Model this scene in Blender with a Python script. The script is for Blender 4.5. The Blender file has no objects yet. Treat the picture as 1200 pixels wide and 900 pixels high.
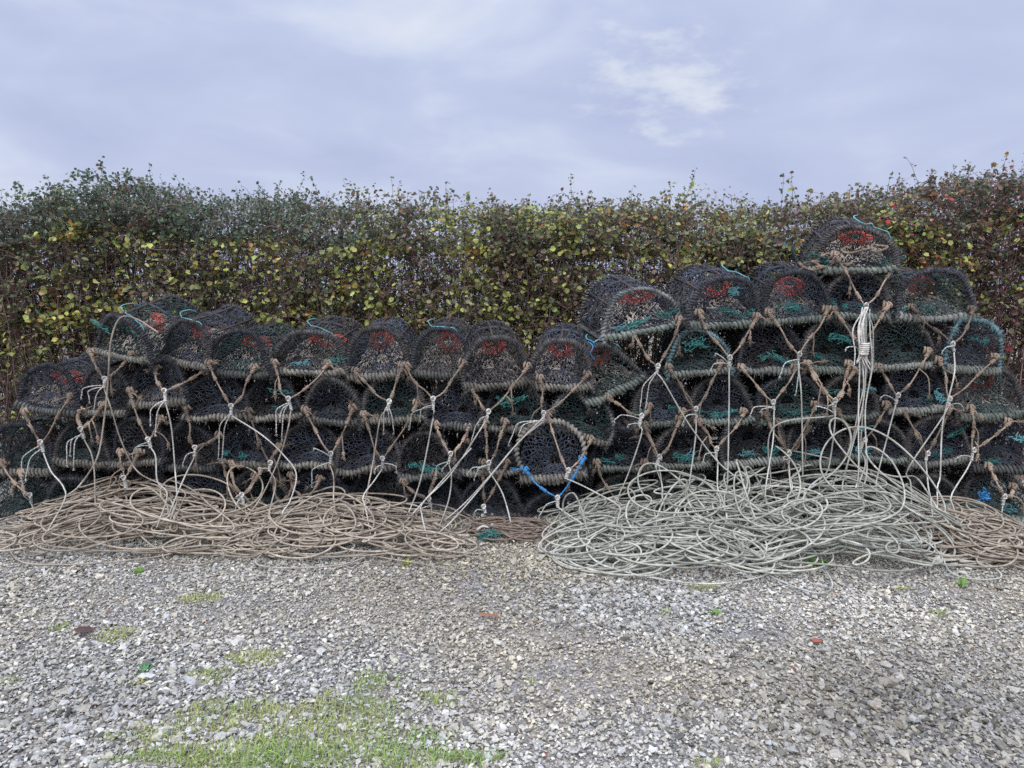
import bpy, math, random
import numpy as np
rng = np.random.default_rng(11)
random.seed(5)
R = math.radians
PI = math.pi
COL = bpy.context.scene.collection

# ------------------------------------------------------------------ camera model (used to measure the place)
F, CX, CY = 873.0, 600.0, 450.0
PITCH = R(10.7)
CAMZ = 1.70

def at(px, py, Y):
    """world point on the vertical plane at distance Y that the photo shows at (px, py)"""
    xc, yc = (px - CX) / F, (CY - py) / F
    dy = math.cos(PITCH) + yc * math.sin(PITCH)
    dz = -math.sin(PITCH) + yc * math.cos(PITCH)
    t = Y / dy
    return np.array([xc * t, Y, CAMZ + dz * t])

def ground_at(px, py):
    xc, yc = (px - CX) / F, (CY - py) / F
    dy = math.cos(PITCH) + yc * math.sin(PITCH)
    dz = -math.sin(PITCH) + yc * math.cos(PITCH)
    t = -CAMZ / dz
    return np.array([xc * t, dy * t, 0.0])

# ------------------------------------------------------------------ mesh helpers
def build_mesh(name, verts, quads=None, tris=None, smooth=True, col=None):
    me = bpy.data.meshes.new(name)
    verts = np.asarray(verts, np.float32).reshape(-1, 3)
    loops, starts, tot = [], [], 0
    if quads is not None and len(quads):
        q = np.asarray(quads, np.int32).reshape(-1, 4)
        loops.append(q.ravel()); starts.append(np.arange(len(q)) * 4); tot = len(q) * 4
    if tris is not None and len(tris):
        t = np.asarray(tris, np.int32).reshape(-1, 3)
        loops.append(t.ravel()); starts.append(tot + np.arange(len(t)) * 3)
    loops = np.concatenate(loops).astype(np.int32); starts = np.concatenate(starts).astype(np.int32)
    me.vertices.add(len(verts)); me.vertices.foreach_set('co', verts.ravel())
    me.loops.add(len(loops)); me.loops.foreach_set('vertex_index', loops)
    me.polygons.add(len(starts)); me.polygons.foreach_set('loop_start', starts)
    me.update(calc_edges=True)
    me.polygons.foreach_set('use_smooth', np.full(len(starts), smooth, bool))
    if col is not None:
        a = me.attributes.new('tint', 'FLOAT_COLOR', 'POINT')
        c = np.ones((len(verts), 4), np.float32); c[:, :3] = col
        a.data.foreach_set('color', c.ravel())
    me.validate()
    return me

class MB:
    """collects pieces of one mesh"""
    def __init__(s): s.v, s.q, s.t, s.n = [], [], [], 0
    def add(s, v, q=None, t=None):
        v = np.asarray(v, float).reshape(-1, 3); s.v.append(v)
        if q is not None and len(q): s.q.append(np.asarray(q, int).reshape(-1, 4) + s.n)
        if t is not None and len(t): s.t.append(np.asarray(t, int).reshape(-1, 3) + s.n)
        s.n += len(v)
    def mesh(s, name, mat, smooth=True):
        me = build_mesh(name, np.concatenate(s.v), np.concatenate(s.q) if s.q else None, np.concatenate(s.t) if s.t else None, smooth)
        me.materials.append(mat)
        return me

def frames(P, closed=False):
    P = np.asarray(P, float)
    T = np.gradient(P, axis=0)
    T /= np.linalg.norm(T, axis=1)[:, None] + 1e-12
    N = np.zeros_like(P)
    a = np.array([0, 0, 1.0]) if abs(T[0][2]) < 0.9 else np.array([1.0, 0, 0])
    n = a - T[0] * a.dot(T[0]); n /= np.linalg.norm(n); N[0] = n
    for i in range(1, len(P)):
        n = n - T[i] * n.dot(T[i]); n /= np.linalg.norm(n) + 1e-12; N[i] = n
    return T, N, np.cross(T, N)

def tube(mb, P, r, sides=6, lobes=0, pitch=0.05, depth=0.28, cap=True):
    """rope: with lobes=3 the section is a twisted three-strand rope"""
    P = np.asarray(P, float); n = len(P)
    T, N, B = frames(P)
    r = np.broadcast_to(np.asarray(r, float), (n,))
    ang = np.arange(sides) / sides * 2 * PI
    s = np.concatenate([[0], np.cumsum(np.linalg.norm(np.diff(P, axis=0), axis=1))])
    A = np.broadcast_to(ang, (n, sides)).copy()
    rr = np.ones((n, sides))
    if lobes:
        tw = s / pitch * 2 * PI / lobes
        A = A + tw[:, None]
        rr = 1 - depth * (0.5 - 0.5 * np.cos(lobes * ang))[None, :]
    V = P[:, None] + (r[:, None] * rr)[..., None] * (np.cos(A)[..., None] * N[:, None] + np.sin(A)[..., None] * B[:, None])
    i = np.arange(n - 1)[:, None] * sides; j = np.arange(sides)[None]; j2 = (j + 1) % sides
    Q = np.stack([i + j, i + j2, i + sides + j2, i + sides + j], -1).reshape(-1, 4)
    V = V.reshape(-1, 3)
    if cap:
        k = len(V); V = np.concatenate([V, P[:1], P[-1:]])
        e = (n - 1) * sides
        Tt = [[k, (a + 1) % sides, a] for a in range(sides)] + [[k + 1, e + a, e + (a + 1) % sides] for a in range(sides)]
        mb.add(V, Q, Tt)
    else:
        mb.add(V, Q)

def wrap(mb, P, Rw, r, pitch, per=9, sides=6, jit=0.0, lobes=0):
    """a cord wound tightly around the path P"""
    P = np.asarray(P, float)
    s = np.concatenate([[0], np.cumsum(np.linalg.norm(np.diff(P, axis=0), axis=1))])
    L = s[-1]; m = max(8, int(L / pitch * per))
    u = np.linspace(0, L, m)
    C = np.stack([np.interp(u, s, P[:, k]) for k in range(3)], 1)
    T, N, B = frames(C)
    ph = u / pitch * 2 * PI + jit * np.cumsum(rng.normal(0, .25, m))
    rr = Rw * (1 + jit * smooth_noise(m, per * 1.3, 0.35))
    H = C + (rr * np.cos(ph))[:, None] * N + (rr * np.sin(ph))[:, None] * B
    tube(mb, H, r * (1 + jit * smooth_noise(m, per * 0.9, 0.25)), sides, lobes=lobes, pitch=r * 3)

def smooth_noise(n, period, amp=1.0):
    k = max(3, int(n / period) + 4)
    c = rng.normal(0, 1, k)
    x = np.linspace(1, k - 2.001, n); i = x.astype(int); f = x - i
    p0, p1, p2, p3 = c[i - 1], c[i], c[i + 1], c[np.minimum(i + 2, k - 1)]
    return amp * 0.6 * (p1 + 0.5 * f * (p2 - p0 + f * (2 * p0 - 5 * p1 + 4 * p2 - p3 + f * (3 * (p1 - p2) + p3 - p0))))

def spline(pts, n=None, step=0.012):
    """Catmull-Rom through pts"""
    p = np.asarray(pts, float)
    p = np.concatenate([[2 * p[0] - p[1]], p, [2 * p[-1] - p[-2]]])
    out = []
    for i in range(1, len(p) - 2):
        m = n or max(3, int(np.linalg.norm(p[i + 1] - p[i]) / step))
        f = np.linspace(0, 1, m, endpoint=False)[:, None]
        p0, p1, p2, p3 = p[i - 1], p[i], p[i + 1], p[i + 2]
        out.append(p1 + 0.5 * f * (p2 - p0 + f * (2 * p0 - 5 * p1 + 4 * p2 - p3 + f * (3 * (p1 - p2) + p3 - p0))))
    out.append(p[-2:-1])
    return np.concatenate(out)

def edges_mesh(mb, A, B_, r):
    """thin three-sided strands between point arrays A and B_"""
    A = np.asarray(A, float); B_ = np.asarray(B_, float)
    T = B_ - A; L = np.linalg.norm(T, axis=1); ok = L > 1e-4
    A, B_, T, L = A[ok], B_[ok], T[ok], L[ok]; T = T / L[:, None]
    a = np.where(np.abs(T[:, 2:3]) < 0.9, [[0, 0, 1.0]], [[1.0, 0, 0]])
    N = a - T * (a * T).sum(1)[:, None]; N /= np.linalg.norm(N, axis=1)[:, None]
    Bn = np.cross(T, N); n = len(A)
    r = np.broadcast_to(np.asarray(r, float), (n,)) if np.ndim(r) == 0 else np.asarray(r)[ok]
    V = np.zeros((n, 6, 3))
    for k in range(3):
        o = r[:, None] * (math.cos(k * 2.0944) * N + math.sin(k * 2.0944) * Bn)
        V[:, k] = A - T * 0.001 + o; V[:, 3 + k] = B_ + T * 0.001 + o
    b = np.arange(n)[:, None] * 6
    Q = np.concatenate([np.concatenate([b + k, b + (k + 1) % 3, b + 3 + (k + 1) % 3, b + 3 + k], 1) for k in range(3)])
    mb.add(V, Q)

def tubes_batch(P, Rr, sides=3):
    """many stems at once: P (N,K,3), Rr (N,K)"""
    N_, K, _ = P.shape
    T = np.gradient(P, axis=1); T /= np.linalg.norm(T, axis=2)[..., None] + 1e-9
    m = T.mean(1); m /= np.linalg.norm(m, axis=1)[:, None] + 1e-9
    a = np.where(np.abs(m[:, 1:2]) < 0.9, [[0, 1.0, 0]], [[1.0, 0, 0]])
    U = np.cross(m, a); U /= np.linalg.norm(U, axis=1)[:, None]
    W = np.cross(m, U)
    ang = np.arange(sides) / sides * 2 * PI
    O = np.cos(ang)[None, :, None] * U[:, None] + np.sin(ang)[None, :, None] * W[:, None]
    V = P[:, :, None] + Rr[:, :, None, None] * O[:, None]
    base = (np.arange(N_) * K * sides)[:, None, None] + (np.arange(K - 1) * sides)[None, :, None]
    j = np.arange(sides)[None, None]; j2 = (j + 1) % sides
    Q = np.stack([base + j, base + j2, base + sides + j2, base + sides + j], -1).reshape(-1, 4)
    return V.reshape(-1, 3), Q

# ------------------------------------------------------------------ object helpers
def props(o, label=None, cat=None, group=None, kind=None):
    if label: o['label'] = label
    if cat: o['category'] = cat
    if group: o['group'] = group
    if kind: o['kind'] = kind
    return o

def ob(name, me, parent=None, mat=None):
    o = bpy.data.objects.new(name, me); COL.objects.link(o)
    if parent is not None: o.parent = parent
    if mat is not None and not len(me.materials): me.materials.append(mat)
    return o

# ------------------------------------------------------------------ materials
def mat(name, base, rough=0.8, var=0.25, nscale=40.0, spec=0.25, obj_var=0.25, c2=None, bump=0.0, bscale=300.0):
    m = bpy.data.materials.new(name); m.use_nodes = True
    nt = m.node_tree; N = nt.nodes; Lk = nt.links
    b = N['Principled BSDF']; b.inputs['Roughness'].default_value = rough
    b.inputs['Specular IOR Level'].default_value = spec
    tc = N.new('ShaderNodeTexCoord')
    no = N.new('ShaderNodeTexNoise'); no.inputs['Scale'].default_value = nscale; no.inputs['Detail'].default_value = 4
    Lk.new(tc.outputs['Object'], no.inputs['Vector'])
    r = N.new('ShaderNodeValToRGB')
    c2 = c2 or tuple(c * (1 - var) for c in base)
    r.color_ramp.elements[0].position = 0.3; r.color_ramp.elements[0].color = (*c2, 1)
    r.color_ramp.elements[1].position = 0.7; r.color_ramp.elements[1].color = (*[min(1, c * (1 + var)) for c in base], 1)
    Lk.new(no.outputs['Fac'], r.inputs['Fac'])
    oi = N.new('ShaderNodeObjectInfo'); mr = N.new('ShaderNodeMapRange')
    mr.inputs['To Min'].default_value = 1 - obj_var; mr.inputs['To Max'].default_value = 1 + obj_var
    Lk.new(oi.outputs['Random'], mr.inputs['Value'])
    mu = N.new('ShaderNodeMix'); mu.data_type = 'RGBA'; mu.blend_type = 'MULTIPLY'; mu.inputs['Factor'].default_value = 1
    Lk.new(r.outputs['Color'], mu.inputs['A']); Lk.new(mr.outputs['Result'], mu.inputs['B'])
    Lk.new(mu.outputs['Result'], b.inputs['Base Color'])
    if bump:
        n2 = N.new('ShaderNodeTexNoise'); n2.inputs['Scale'].default_value = bscale; n2.inputs['Detail'].default_value = 3
        Lk.new(tc.outputs['Object'], n2.inputs['Vector'])
        bp = N.new('ShaderNodeBump'); bp.inputs['Strength'].default_value = bump; bp.inputs['Distance'].default_value = 0.004
        Lk.new(n2.outputs['Fac'], bp.inputs['Height']); Lk.new(bp.outputs['Normal'], b.inputs['Normal'])
    return m

def tint_mat(name, rough=0.6, spec=0.3, trans=0.0):
    m = bpy.data.materials.new(name); m.use_nodes = True
    nt = m.node_tree; b = nt.nodes['Principled BSDF']
    b.inputs['Roughness'].default_value = rough; b.inputs['Specular IOR Level'].default_value = spec
    at_ = nt.nodes.new('ShaderNodeAttribute'); at_.attribute_name = 'tint'
    nt.links.new(at_.outputs['Color'], b.inputs['Base Color'])
    if trans:
        tr = nt.nodes.new('ShaderNodeBsdfTranslucent'); nt.links.new(at_.outputs['Color'], tr.inputs['Color'])
        mx = nt.nodes.new('ShaderNodeMixShader'); mx.inputs['Fac'].default_value = trans
        out = nt.nodes['Material Output']
        nt.links.new(b.outputs['BSDF'], mx.inputs[1]); nt.links.new(tr.outputs['BSDF'], mx.inputs[2]); nt.links.new(mx.outputs['Shader'], out.inputs['Surface'])
    return m

M_net = [mat('net_blue_black', (.056, .064, .080), .5, .6, 9), mat('net_black', (.055, .054, .054), .55, .6, 9), mat('net_green_black', (.043, .068, .064), .55, .6, 8)]
M_inner = [mat('net_tan', (.46, .40, .33), .8, .3, 25), mat('net_shaded', (.075, .07, .066), .8, .5, 20)]  # second is a darkened funnel copy, painting black hollows in lower pots
M_hoop = [mat('hoop_black', (.050, .050, .054), .7, .45, 30, bump=.6), mat('hoop_brown', (.085, .078, .072), .8, .45, 30, bump=.6), mat('hoop_pale', (.20, .20, .185), .9, .45, 12, c2=(.045, .05, .05), bump=.5), mat('hoop_teal', (.12, .20, .20), .9, .45, 10, c2=(.035, .045, .05), bump=.5), mat('hoop_tan', (.22, .20, .165), .9, .35, 14, c2=(.10, .09, .075), bump=.5)]
M_sill = [mat('sill_grey', (.20, .185, .15), .9, .4, 22, bump=.6), mat('sill_green', (.18, .20, .165), .9, .4, 22, bump=.6), mat('sill_pale', (.235, .24, .205), .9, .45, 14, bump=.6), mat('sill_dark', (.10, .10, .088), .9, .4, 22, bump=.6)]
M_red = mat('red_plastic', (.55, .105, .07), .6, .6, 14, obj_var=.3)
M_teal = mat('teal_twine', (.045, .17, .15), .7, .4, 30)
M_aqua = mat('aqua_twine', (.13, .32, .33), .7, .3, 30)
M_blue = mat('blue_rope', (.055, .25, .50), .75, .45, 30)
M_tan = mat('bridle_tan', (.30, .225, .16), .9, .4, 14, c2=(.11, .085, .065), bump=.6)
M_tan2 = mat('bridle_brown', (.21, .16, .115), .9, .4, 14, c2=(.09, .07, .055), bump=.6)
M_cream = mat('cream_rope', (.47, .45, .385), .85, .3, 9, c2=(.31, .285, .235), bump=.4)
M_white = mat('white_knot', (.56, .53, .465), .85, .3, 40, c2=(.34, .31, .27), bump=.4)
M_tail = mat('pale_green_twine', (.40, .44, .38), .85, .2, 40)
M_heapL = mat('heap_brown', (.37, .315, .25), .88, .3, 9, c2=(.19, .15, .11), bump=.3, obj_var=.06)
M_heapR = mat('heap_grey', (.50, .485, .41), .85, .25, 8, c2=(.30, .305, .25), bump=.3, obj_var=.06)
M_heapO = mat('heap_tan', (.33, .265, .20), .88, .3, 8, c2=(.18, .14, .10), bump=.3, obj_var=.06)
M_shade_floor = mat('shade_floor', (.02, .02, .02), .8, .3, 20)  # for the added floor sheet that darkens each pot inside
M_steel = mat('rusty_bar', (.06, .045, .04), .8, .4, 30)
M_stem = tint_mat('bark', .85, .15)
M_leaf = tint_mat('leaf', .5, .35, .25)
M_grass = tint_mat('grass_blade', .6, .3, .2)

# ------------------------------------------------------------------ world, sun
def make_world():
    w = bpy.data.worlds.new('World'); bpy.context.scene.world = w; w.use_nodes = True
    nt = w.node_tree; N = nt.nodes; L = nt.links; N.clear()
    out = N.new('ShaderNodeOutputWorld')
    sky = N.new('ShaderNodeTexSky'); sky.sky_type = 'NISHITA'; sky.sun_disc = False
    sky.sun_elevation = R(52); sky.sun_rotation = R(200); sky.air_density = 1.5; sky.dust_density = 3
    b1 = N.new('ShaderNodeBackground'); b1.inputs['Strength'].default_value = 0.1
    L.new(sky.outputs['Color'], b1.inputs['Color'])
    tc = N.new('ShaderNodeTexCoord')
    mp = N.new('ShaderNodeMapping'); mp.inputs['Scale'].default_value = (1.7, 1.4, 4.0); mp.inputs['Location'].default_value = (1.85, .4, .9)
    mp.inputs['Rotation'].default_value = (0, R(-14), 0)
    L.new(tc.outputs['Generated'], mp.inputs['Vector'])
    n1 = N.new('ShaderNodeTexNoise'); n1.inputs['Scale'].default_value = 2.1; n1.inputs['Detail'].default_value = 7; n1.inputs['Roughness'].default_value = .5; n1.inputs['Distortion'].default_value = .35
    L.new(mp.outputs['Vector'], n1.inputs['Vector'])
    ramp = N.new('ShaderNodeValToRGB'); cr = ramp.color_ramp
    cr.elements[0].position = .30; cr.elements[0].color = (.48, .545, .79, 1)
    cr.elements[1].position = .74; cr.elements[1].color = (.80, .84, .94, 1)
    e = cr.elements.new(.47); e.color = (.55, .62, .845, 1)
    e = cr.elements.new(.58); e.color = (.65, .715, .90, 1)
    L.new(n1.outputs['Fac'], ramp.inputs['Fac'])
    # brighter thin place in the cloud, up to the right of the hedge
    d = at(790, 95, 50.0) - np.array([0, 0, CAMZ]); d /= np.linalg.norm(d)
    nrm = N.new('ShaderNodeVectorMath'); nrm.operation = 'NORMALIZE'; L.new(tc.outputs['Generated'], nrm.inputs[0])
    sub = N.new('ShaderNodeVectorMath'); sub.operation = 'SUBTRACT'; L.new(nrm.outputs['Vector'], sub.inputs[0]); sub.inputs[1].default_value = tuple(d)
    n2 = N.new('ShaderNodeTexNoise'); n2.inputs['Scale'].default_value = 9; n2.inputs['Detail'].default_value = 6; n2.inputs['Roughness'].default_value = .6
    L.new(mp.outputs['Vector'], n2.inputs['Vector'])
    sc = N.new('ShaderNodeVectorMath'); sc.operation = 'MULTIPLY'; sc.inputs[1].default_value = (1.25, 1.2, 2.2); L.new(sub.outputs['Vector'], sc.inputs[0])
    ln = N.new('ShaderNodeVectorMath'); ln.operation = 'LENGTH'; L.new(sc.outputs['Vector'], ln.inputs[0])
    ad = N.new('ShaderNodeMath'); ad.operation = 'MULTIPLY_ADD'; L.new(n2.outputs['Fac'], ad.inputs[0]); ad.inputs[1].default_value = -.42; L.new(ln.outputs['Value'], ad.inputs[2])
    mr = N.new('ShaderNodeMapRange'); mr.interpolation_type = 'SMOOTHSTEP'; mr.inputs['From Min'].default_value = -.06; mr.inputs['From Max'].default_value = -.22
    mr.inputs['To Min'].default_value = 0; mr.inputs['To Max'].default_value = .75
    L.new(ad.outputs['Value'], mr.inputs['Value'])
    mx = N.new('ShaderNodeMix'); mx.data_type = 'RGBA'; L.new(mr.outputs['Result'], mx.inputs['Factor']); L.new(ramp.outputs['Color'], mx.inputs['A']); mx.inputs['B'].default_value = (.82, .86, .93, 1)
    b2 = N.new('ShaderNodeBackground'); b2.inputs['Strength'].default_value = 1.0
    L.new(mx.outputs['Result'], b2.inputs['Color'])
    # an overcast sky is brighter overhead than near the horizon
    sp = N.new('ShaderNodeSeparateXYZ'); L.new(nrm.outputs['Vector'], sp.inputs['Vector'])
    zr = N.new('ShaderNodeMapRange'); zr.inputs['From Min'].default_value = .28; zr.inputs['From Max'].default_value = .9; zr.inputs['To Min'].default_value = 1.0; zr.inputs['To Max'].default_value = 3.5
    L.new(sp.outputs['Z'], zr.inputs['Value']); L.new(zr.outputs['Result'], b2.inputs['Strength'])
    ms = N.new('ShaderNodeMixShader'); ms.inputs['Fac'].default_value = .93
    L.new(b1.outputs['Background'], ms.inputs[1]); L.new(b2.outputs['Background'], ms.inputs[2])
    L.new(ms.outputs['Shader'], out.inputs['Surface'])
    sd = bpy.data.lights.new('sun', 'SUN'); sd.energy = SUN; sd.angle = R(35); sd.color = (1, .965, .91)
    so = bpy.data.objects.new('sun', sd); COL.objects.link(so)
    so.rotation_euler = (R(38), 0, R(-20))
SUN = 1.8
make_world()

# ------------------------------------------------------------------ ground and what lies beyond
def value_noise(x, y, s, seed):
    g = np.random.default_rng(seed).random((64, 64))
    u, v = x * s + 1000.3, y * s + 1000.7
    i, j = np.floor(u).astype(int), np.floor(v).astype(int); f, h = u - i, v - j
    f = f * f * (3 - 2 * f); h = h * h * (3 - 2 * h)
    G = lambda a, b: g[a % 64, b % 64]
    return (G(i, j) * (1 - f) + G(i + 1, j) * f) * (1 - h) + (G(i, j + 1) * (1 - f) + G(i + 1, j + 1) * f) * h

def blob(x, y, px, py, rx, ry):
    c = ground_at(px, py); e1 = ground_at(px + rx, py); e2 = ground_at(px, py - ry)
    return np.exp(-(((x - c[0]) / abs(e1[0] - c[0])) ** 2 + ((y - c[1]) / abs(e2[1] - c[1])) ** 2))

def grass_mask(x, y):
    m = 0
    for a in ((390, 845, 95, 32), (320, 885, 120, 30), (250, 840, 50, 24), (180, 860, 50, 16), (300, 770, 40, 10), (470, 880, 70, 30), (245, 793, 28, 12), (200, 885, 55, 16), (140, 745, 30, 9), (560, 890, 40, 10), (300, 830, 40, 16)):
        m = np.maximum(m, blob(x, y, *a))
    for a in ((70, 737, 16, 6), (235, 700, 35, 8), (440, 800, 40, 16), (163, 670, 9, 4), (165, 800, 14, 5), (830, 900, 25, 8), (950, 665, 14, 6), (1060, 690, 30, 4), (830, 690, 30, 4), (10, 800, 12, 6), (520, 820, 35, 12), (130, 890, 35, 10), (780, 720, 10, 4), (1100, 720, 20, 5), (620, 800, 10, 6), (1010, 655, 8, 5)):
        m = np.maximum(m, .72 * blob(x, y, *a))
    n = value_noise(x, y, 7, 1) * .5 + value_noise(x, y, 19, 2) * .5
    return np.clip((m * 1.6 - n * .85) * 1.7, 0, 1)

def dirt_mask(x, y):
    m = 0
    for a in ((690, 795, 130, 34), (900, 745, 70, 10), (560, 690, 40, 10), (640, 650, 60, 10), (870, 790, 60, 8), (1120, 695, 50, 8), (640, 745, 70, 12), (30, 665, 60, 8)):
        m = np.maximum(m, blob(x, y, *a))
    n = value_noise(x, y, 5, 3) * .6 + value_noise(x, y, 16, 4) * .4
    return np.clip((m * 1.25 - n * .7) * 1.6, 0, 1)

def make_ground():
    m = bpy.data.materials.new('grit'); m.use_nodes = True
    nt = m.node_tree; N = nt.nodes; L = nt.links; b = N['Principled BSDF']; b.inputs['Roughness'].default_value = .95; b.inputs['Specular IOR Level'].default_value = .1
    tc = N.new('ShaderNodeTexCoord')
    v = N.new('ShaderNodeTexVoronoi'); v.inputs['Scale'].default_value = 130; L.new(tc.outputs['Object'], v.inputs['Vector'])
    r = N.new('ShaderNodeValToRGB'); r.color_ramp.elements[0].color = (.15, .145, .135, 1); r.color_ramp.elements[1].color = (.46, .44, .40, 1)
    sp = N.new('ShaderNodeSeparateColor'); L.new(v.outputs['Color'], sp.inputs['Color']); L.new(sp.outputs['Red'], r.inputs['Fac'])
    n = N.new('ShaderNodeTexNoise'); n.inputs['Scale'].default_value = 1.6; n.inputs['Detail'].default_value = 6; L.new(tc.outputs['Object'], n.inputs['Vector'])
    r2 = N.new('ShaderNodeValToRGB'); r2.color_ramp.elements[0].position = .35; r2.color_ramp.elements[0].color = (.75, .75, .78, 1); r2.color_ramp.elements[1].position = .65; r2.color_ramp.elements[1].color = (1.0, .90, .74, 1)
    L.new(n.outputs['Fac'], r2.inputs['Fac'])
    mu = N.new('ShaderNodeMix'); mu.data_type = 'RGBA'; mu.blend_type = 'MULTIPLY'; mu.inputs['Factor'].default_value = 1
    L.new(r.outputs['Color'], mu.inputs['A']); L.new(r2.outputs['Color'], mu.inputs['B']); L.new(mu.outputs['Result'], b.inputs['Base Color'])
    bp = N.new('ShaderNodeBump'); bp.inputs['Strength'].default_value = .9; bp.inputs['Distance'].default_value = .006; L.new(v.outputs['Distance'], bp.inputs['Height']); bp.invert = True; L.new(bp.outputs['Normal'], b.inputs['Normal'])
    xs = np.concatenate([[-4000, -60], np.linspace(-8, 8, 60), [60, 4000]]); ys = np.concatenate([[-400, -20], np.linspace(-2, 8, 40), [14, 40]])
    X, Y = np.meshgrid(xs, ys); Z = np.where((np.abs(X) < 7.9) & (Y < 7.9) & (Y > -1.9), (value_noise(X, Y, .9, 8) - .5) * .03, 0)
    Z = np.where(Y > 10, -.25, Z); Z = np.where(Y > 20, -1.2, Z)
    nx = len(xs); i = np.arange(len(ys) - 1)[:, None] * nx + np.arange(nx - 1)[None]
    Q = np.stack([i, i + 1, i + nx + 1, i + nx], -1)
    g = ob('ground', build_mesh('ground', np.stack([X, Y, Z], -1), Q), mat=m); props(g, kind='structure', label='gravelly yard ground')
    # pale sheet added beyond the hedge to reflect sky as bright specks
    mw = bpy.data.materials.new('added_water'); mw.use_nodes = True
    nt = mw.node_tree; b = nt.nodes['Principled BSDF']; b.inputs['Base Color'].default_value = (.30, .33, .38, 1); b.inputs['Roughness'].default_value = .12
    nn = nt.nodes.new('ShaderNodeTexNoise'); nn.inputs['Scale'].default_value = .8; nn.inputs['Detail'].default_value = 5
    t2 = nt.nodes.new('ShaderNodeTexCoord'); nt.links.new(t2.outputs['Object'], nn.inputs['Vector'])
    bp = nt.nodes.new('ShaderNodeBump'); bp.inputs['Strength'].default_value = .3; nt.links.new(nn.outputs['Fac'], bp.inputs['Height']); nt.links.new(bp.outputs['Normal'], b.inputs['Normal'])
    wv = [(-4000, 13, -.75), (4000, 13, -.75), (4000, 5000, -.75), (-4000, 5000, -.75)]
    props(ob('added_water', build_mesh('added_water', wv, [[0, 1, 2, 3]]), mat=mw), kind='structure', label='added pale reflecting sheet beyond the hedge')
make_ground()

def hull_protos(n, pts):
    out = []
    import bmesh
    for k in range(n):
        bm = bmesh.new()
        p = rng.normal(0, 1, (pts, 3)); p /= np.linalg.norm(p, axis=1)[:, None]; p *= rng.uniform(.8, 1.08, (pts, 1))
        p *= np.array([1, rng.uniform(.6, .95), rng.uniform(.34, .62)])
        for q in p: bm.verts.new(q)
        bmesh.ops.convex_hull(bm, input=bm.verts[:])
        bmesh.ops.delete(bm, geom=[v for v in bm.verts if not v.link_faces], context='VERTS')
        bmesh.ops.triangulate(bm, faces=bm.faces[:])
        bm.verts.index_update()
        out.append((np.array([v.co[:] for v in bm.verts]), np.array([[v.index for v in f.verts] for f in bm.faces])))
        bm.free()
    return out

def rotmats(n, flat=.35):
    yaw = rng.uniform(0, 2 * PI, n); a = rng.normal(0, flat, n); b = rng.normal(0, flat, n)
    cz, sz, ca, sa, cb, sb = np.cos(yaw), np.sin(yaw), np.cos(a), np.sin(a), np.cos(b), np.sin(b)
    Rz = np.zeros((n, 3, 3)); Rz[:, 0, 0] = cz; Rz[:, 0, 1] = -sz; Rz[:, 1, 0] = sz; Rz[:, 1, 1] = cz; Rz[:, 2, 2] = 1
    Rx = np.zeros((n, 3, 3)); Rx[:, 0, 0] = 1; Rx[:, 1, 1] = ca; Rx[:, 1, 2] = -sa; Rx[:, 2, 1] = sa; Rx[:, 2, 2] = ca
    Ry = np.zeros((n, 3, 3)); Ry[:, 1, 1] = 1; Ry[:, 0, 0] = cb; Ry[:, 0, 2] = sb; Ry[:, 2, 0] = -sb; Ry[:, 2, 2] = cb
    return Rx @ Ry @ Rz

def ground_z(x, y): return (value_noise(x, y, .9, 8) - .5) * .03

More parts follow.
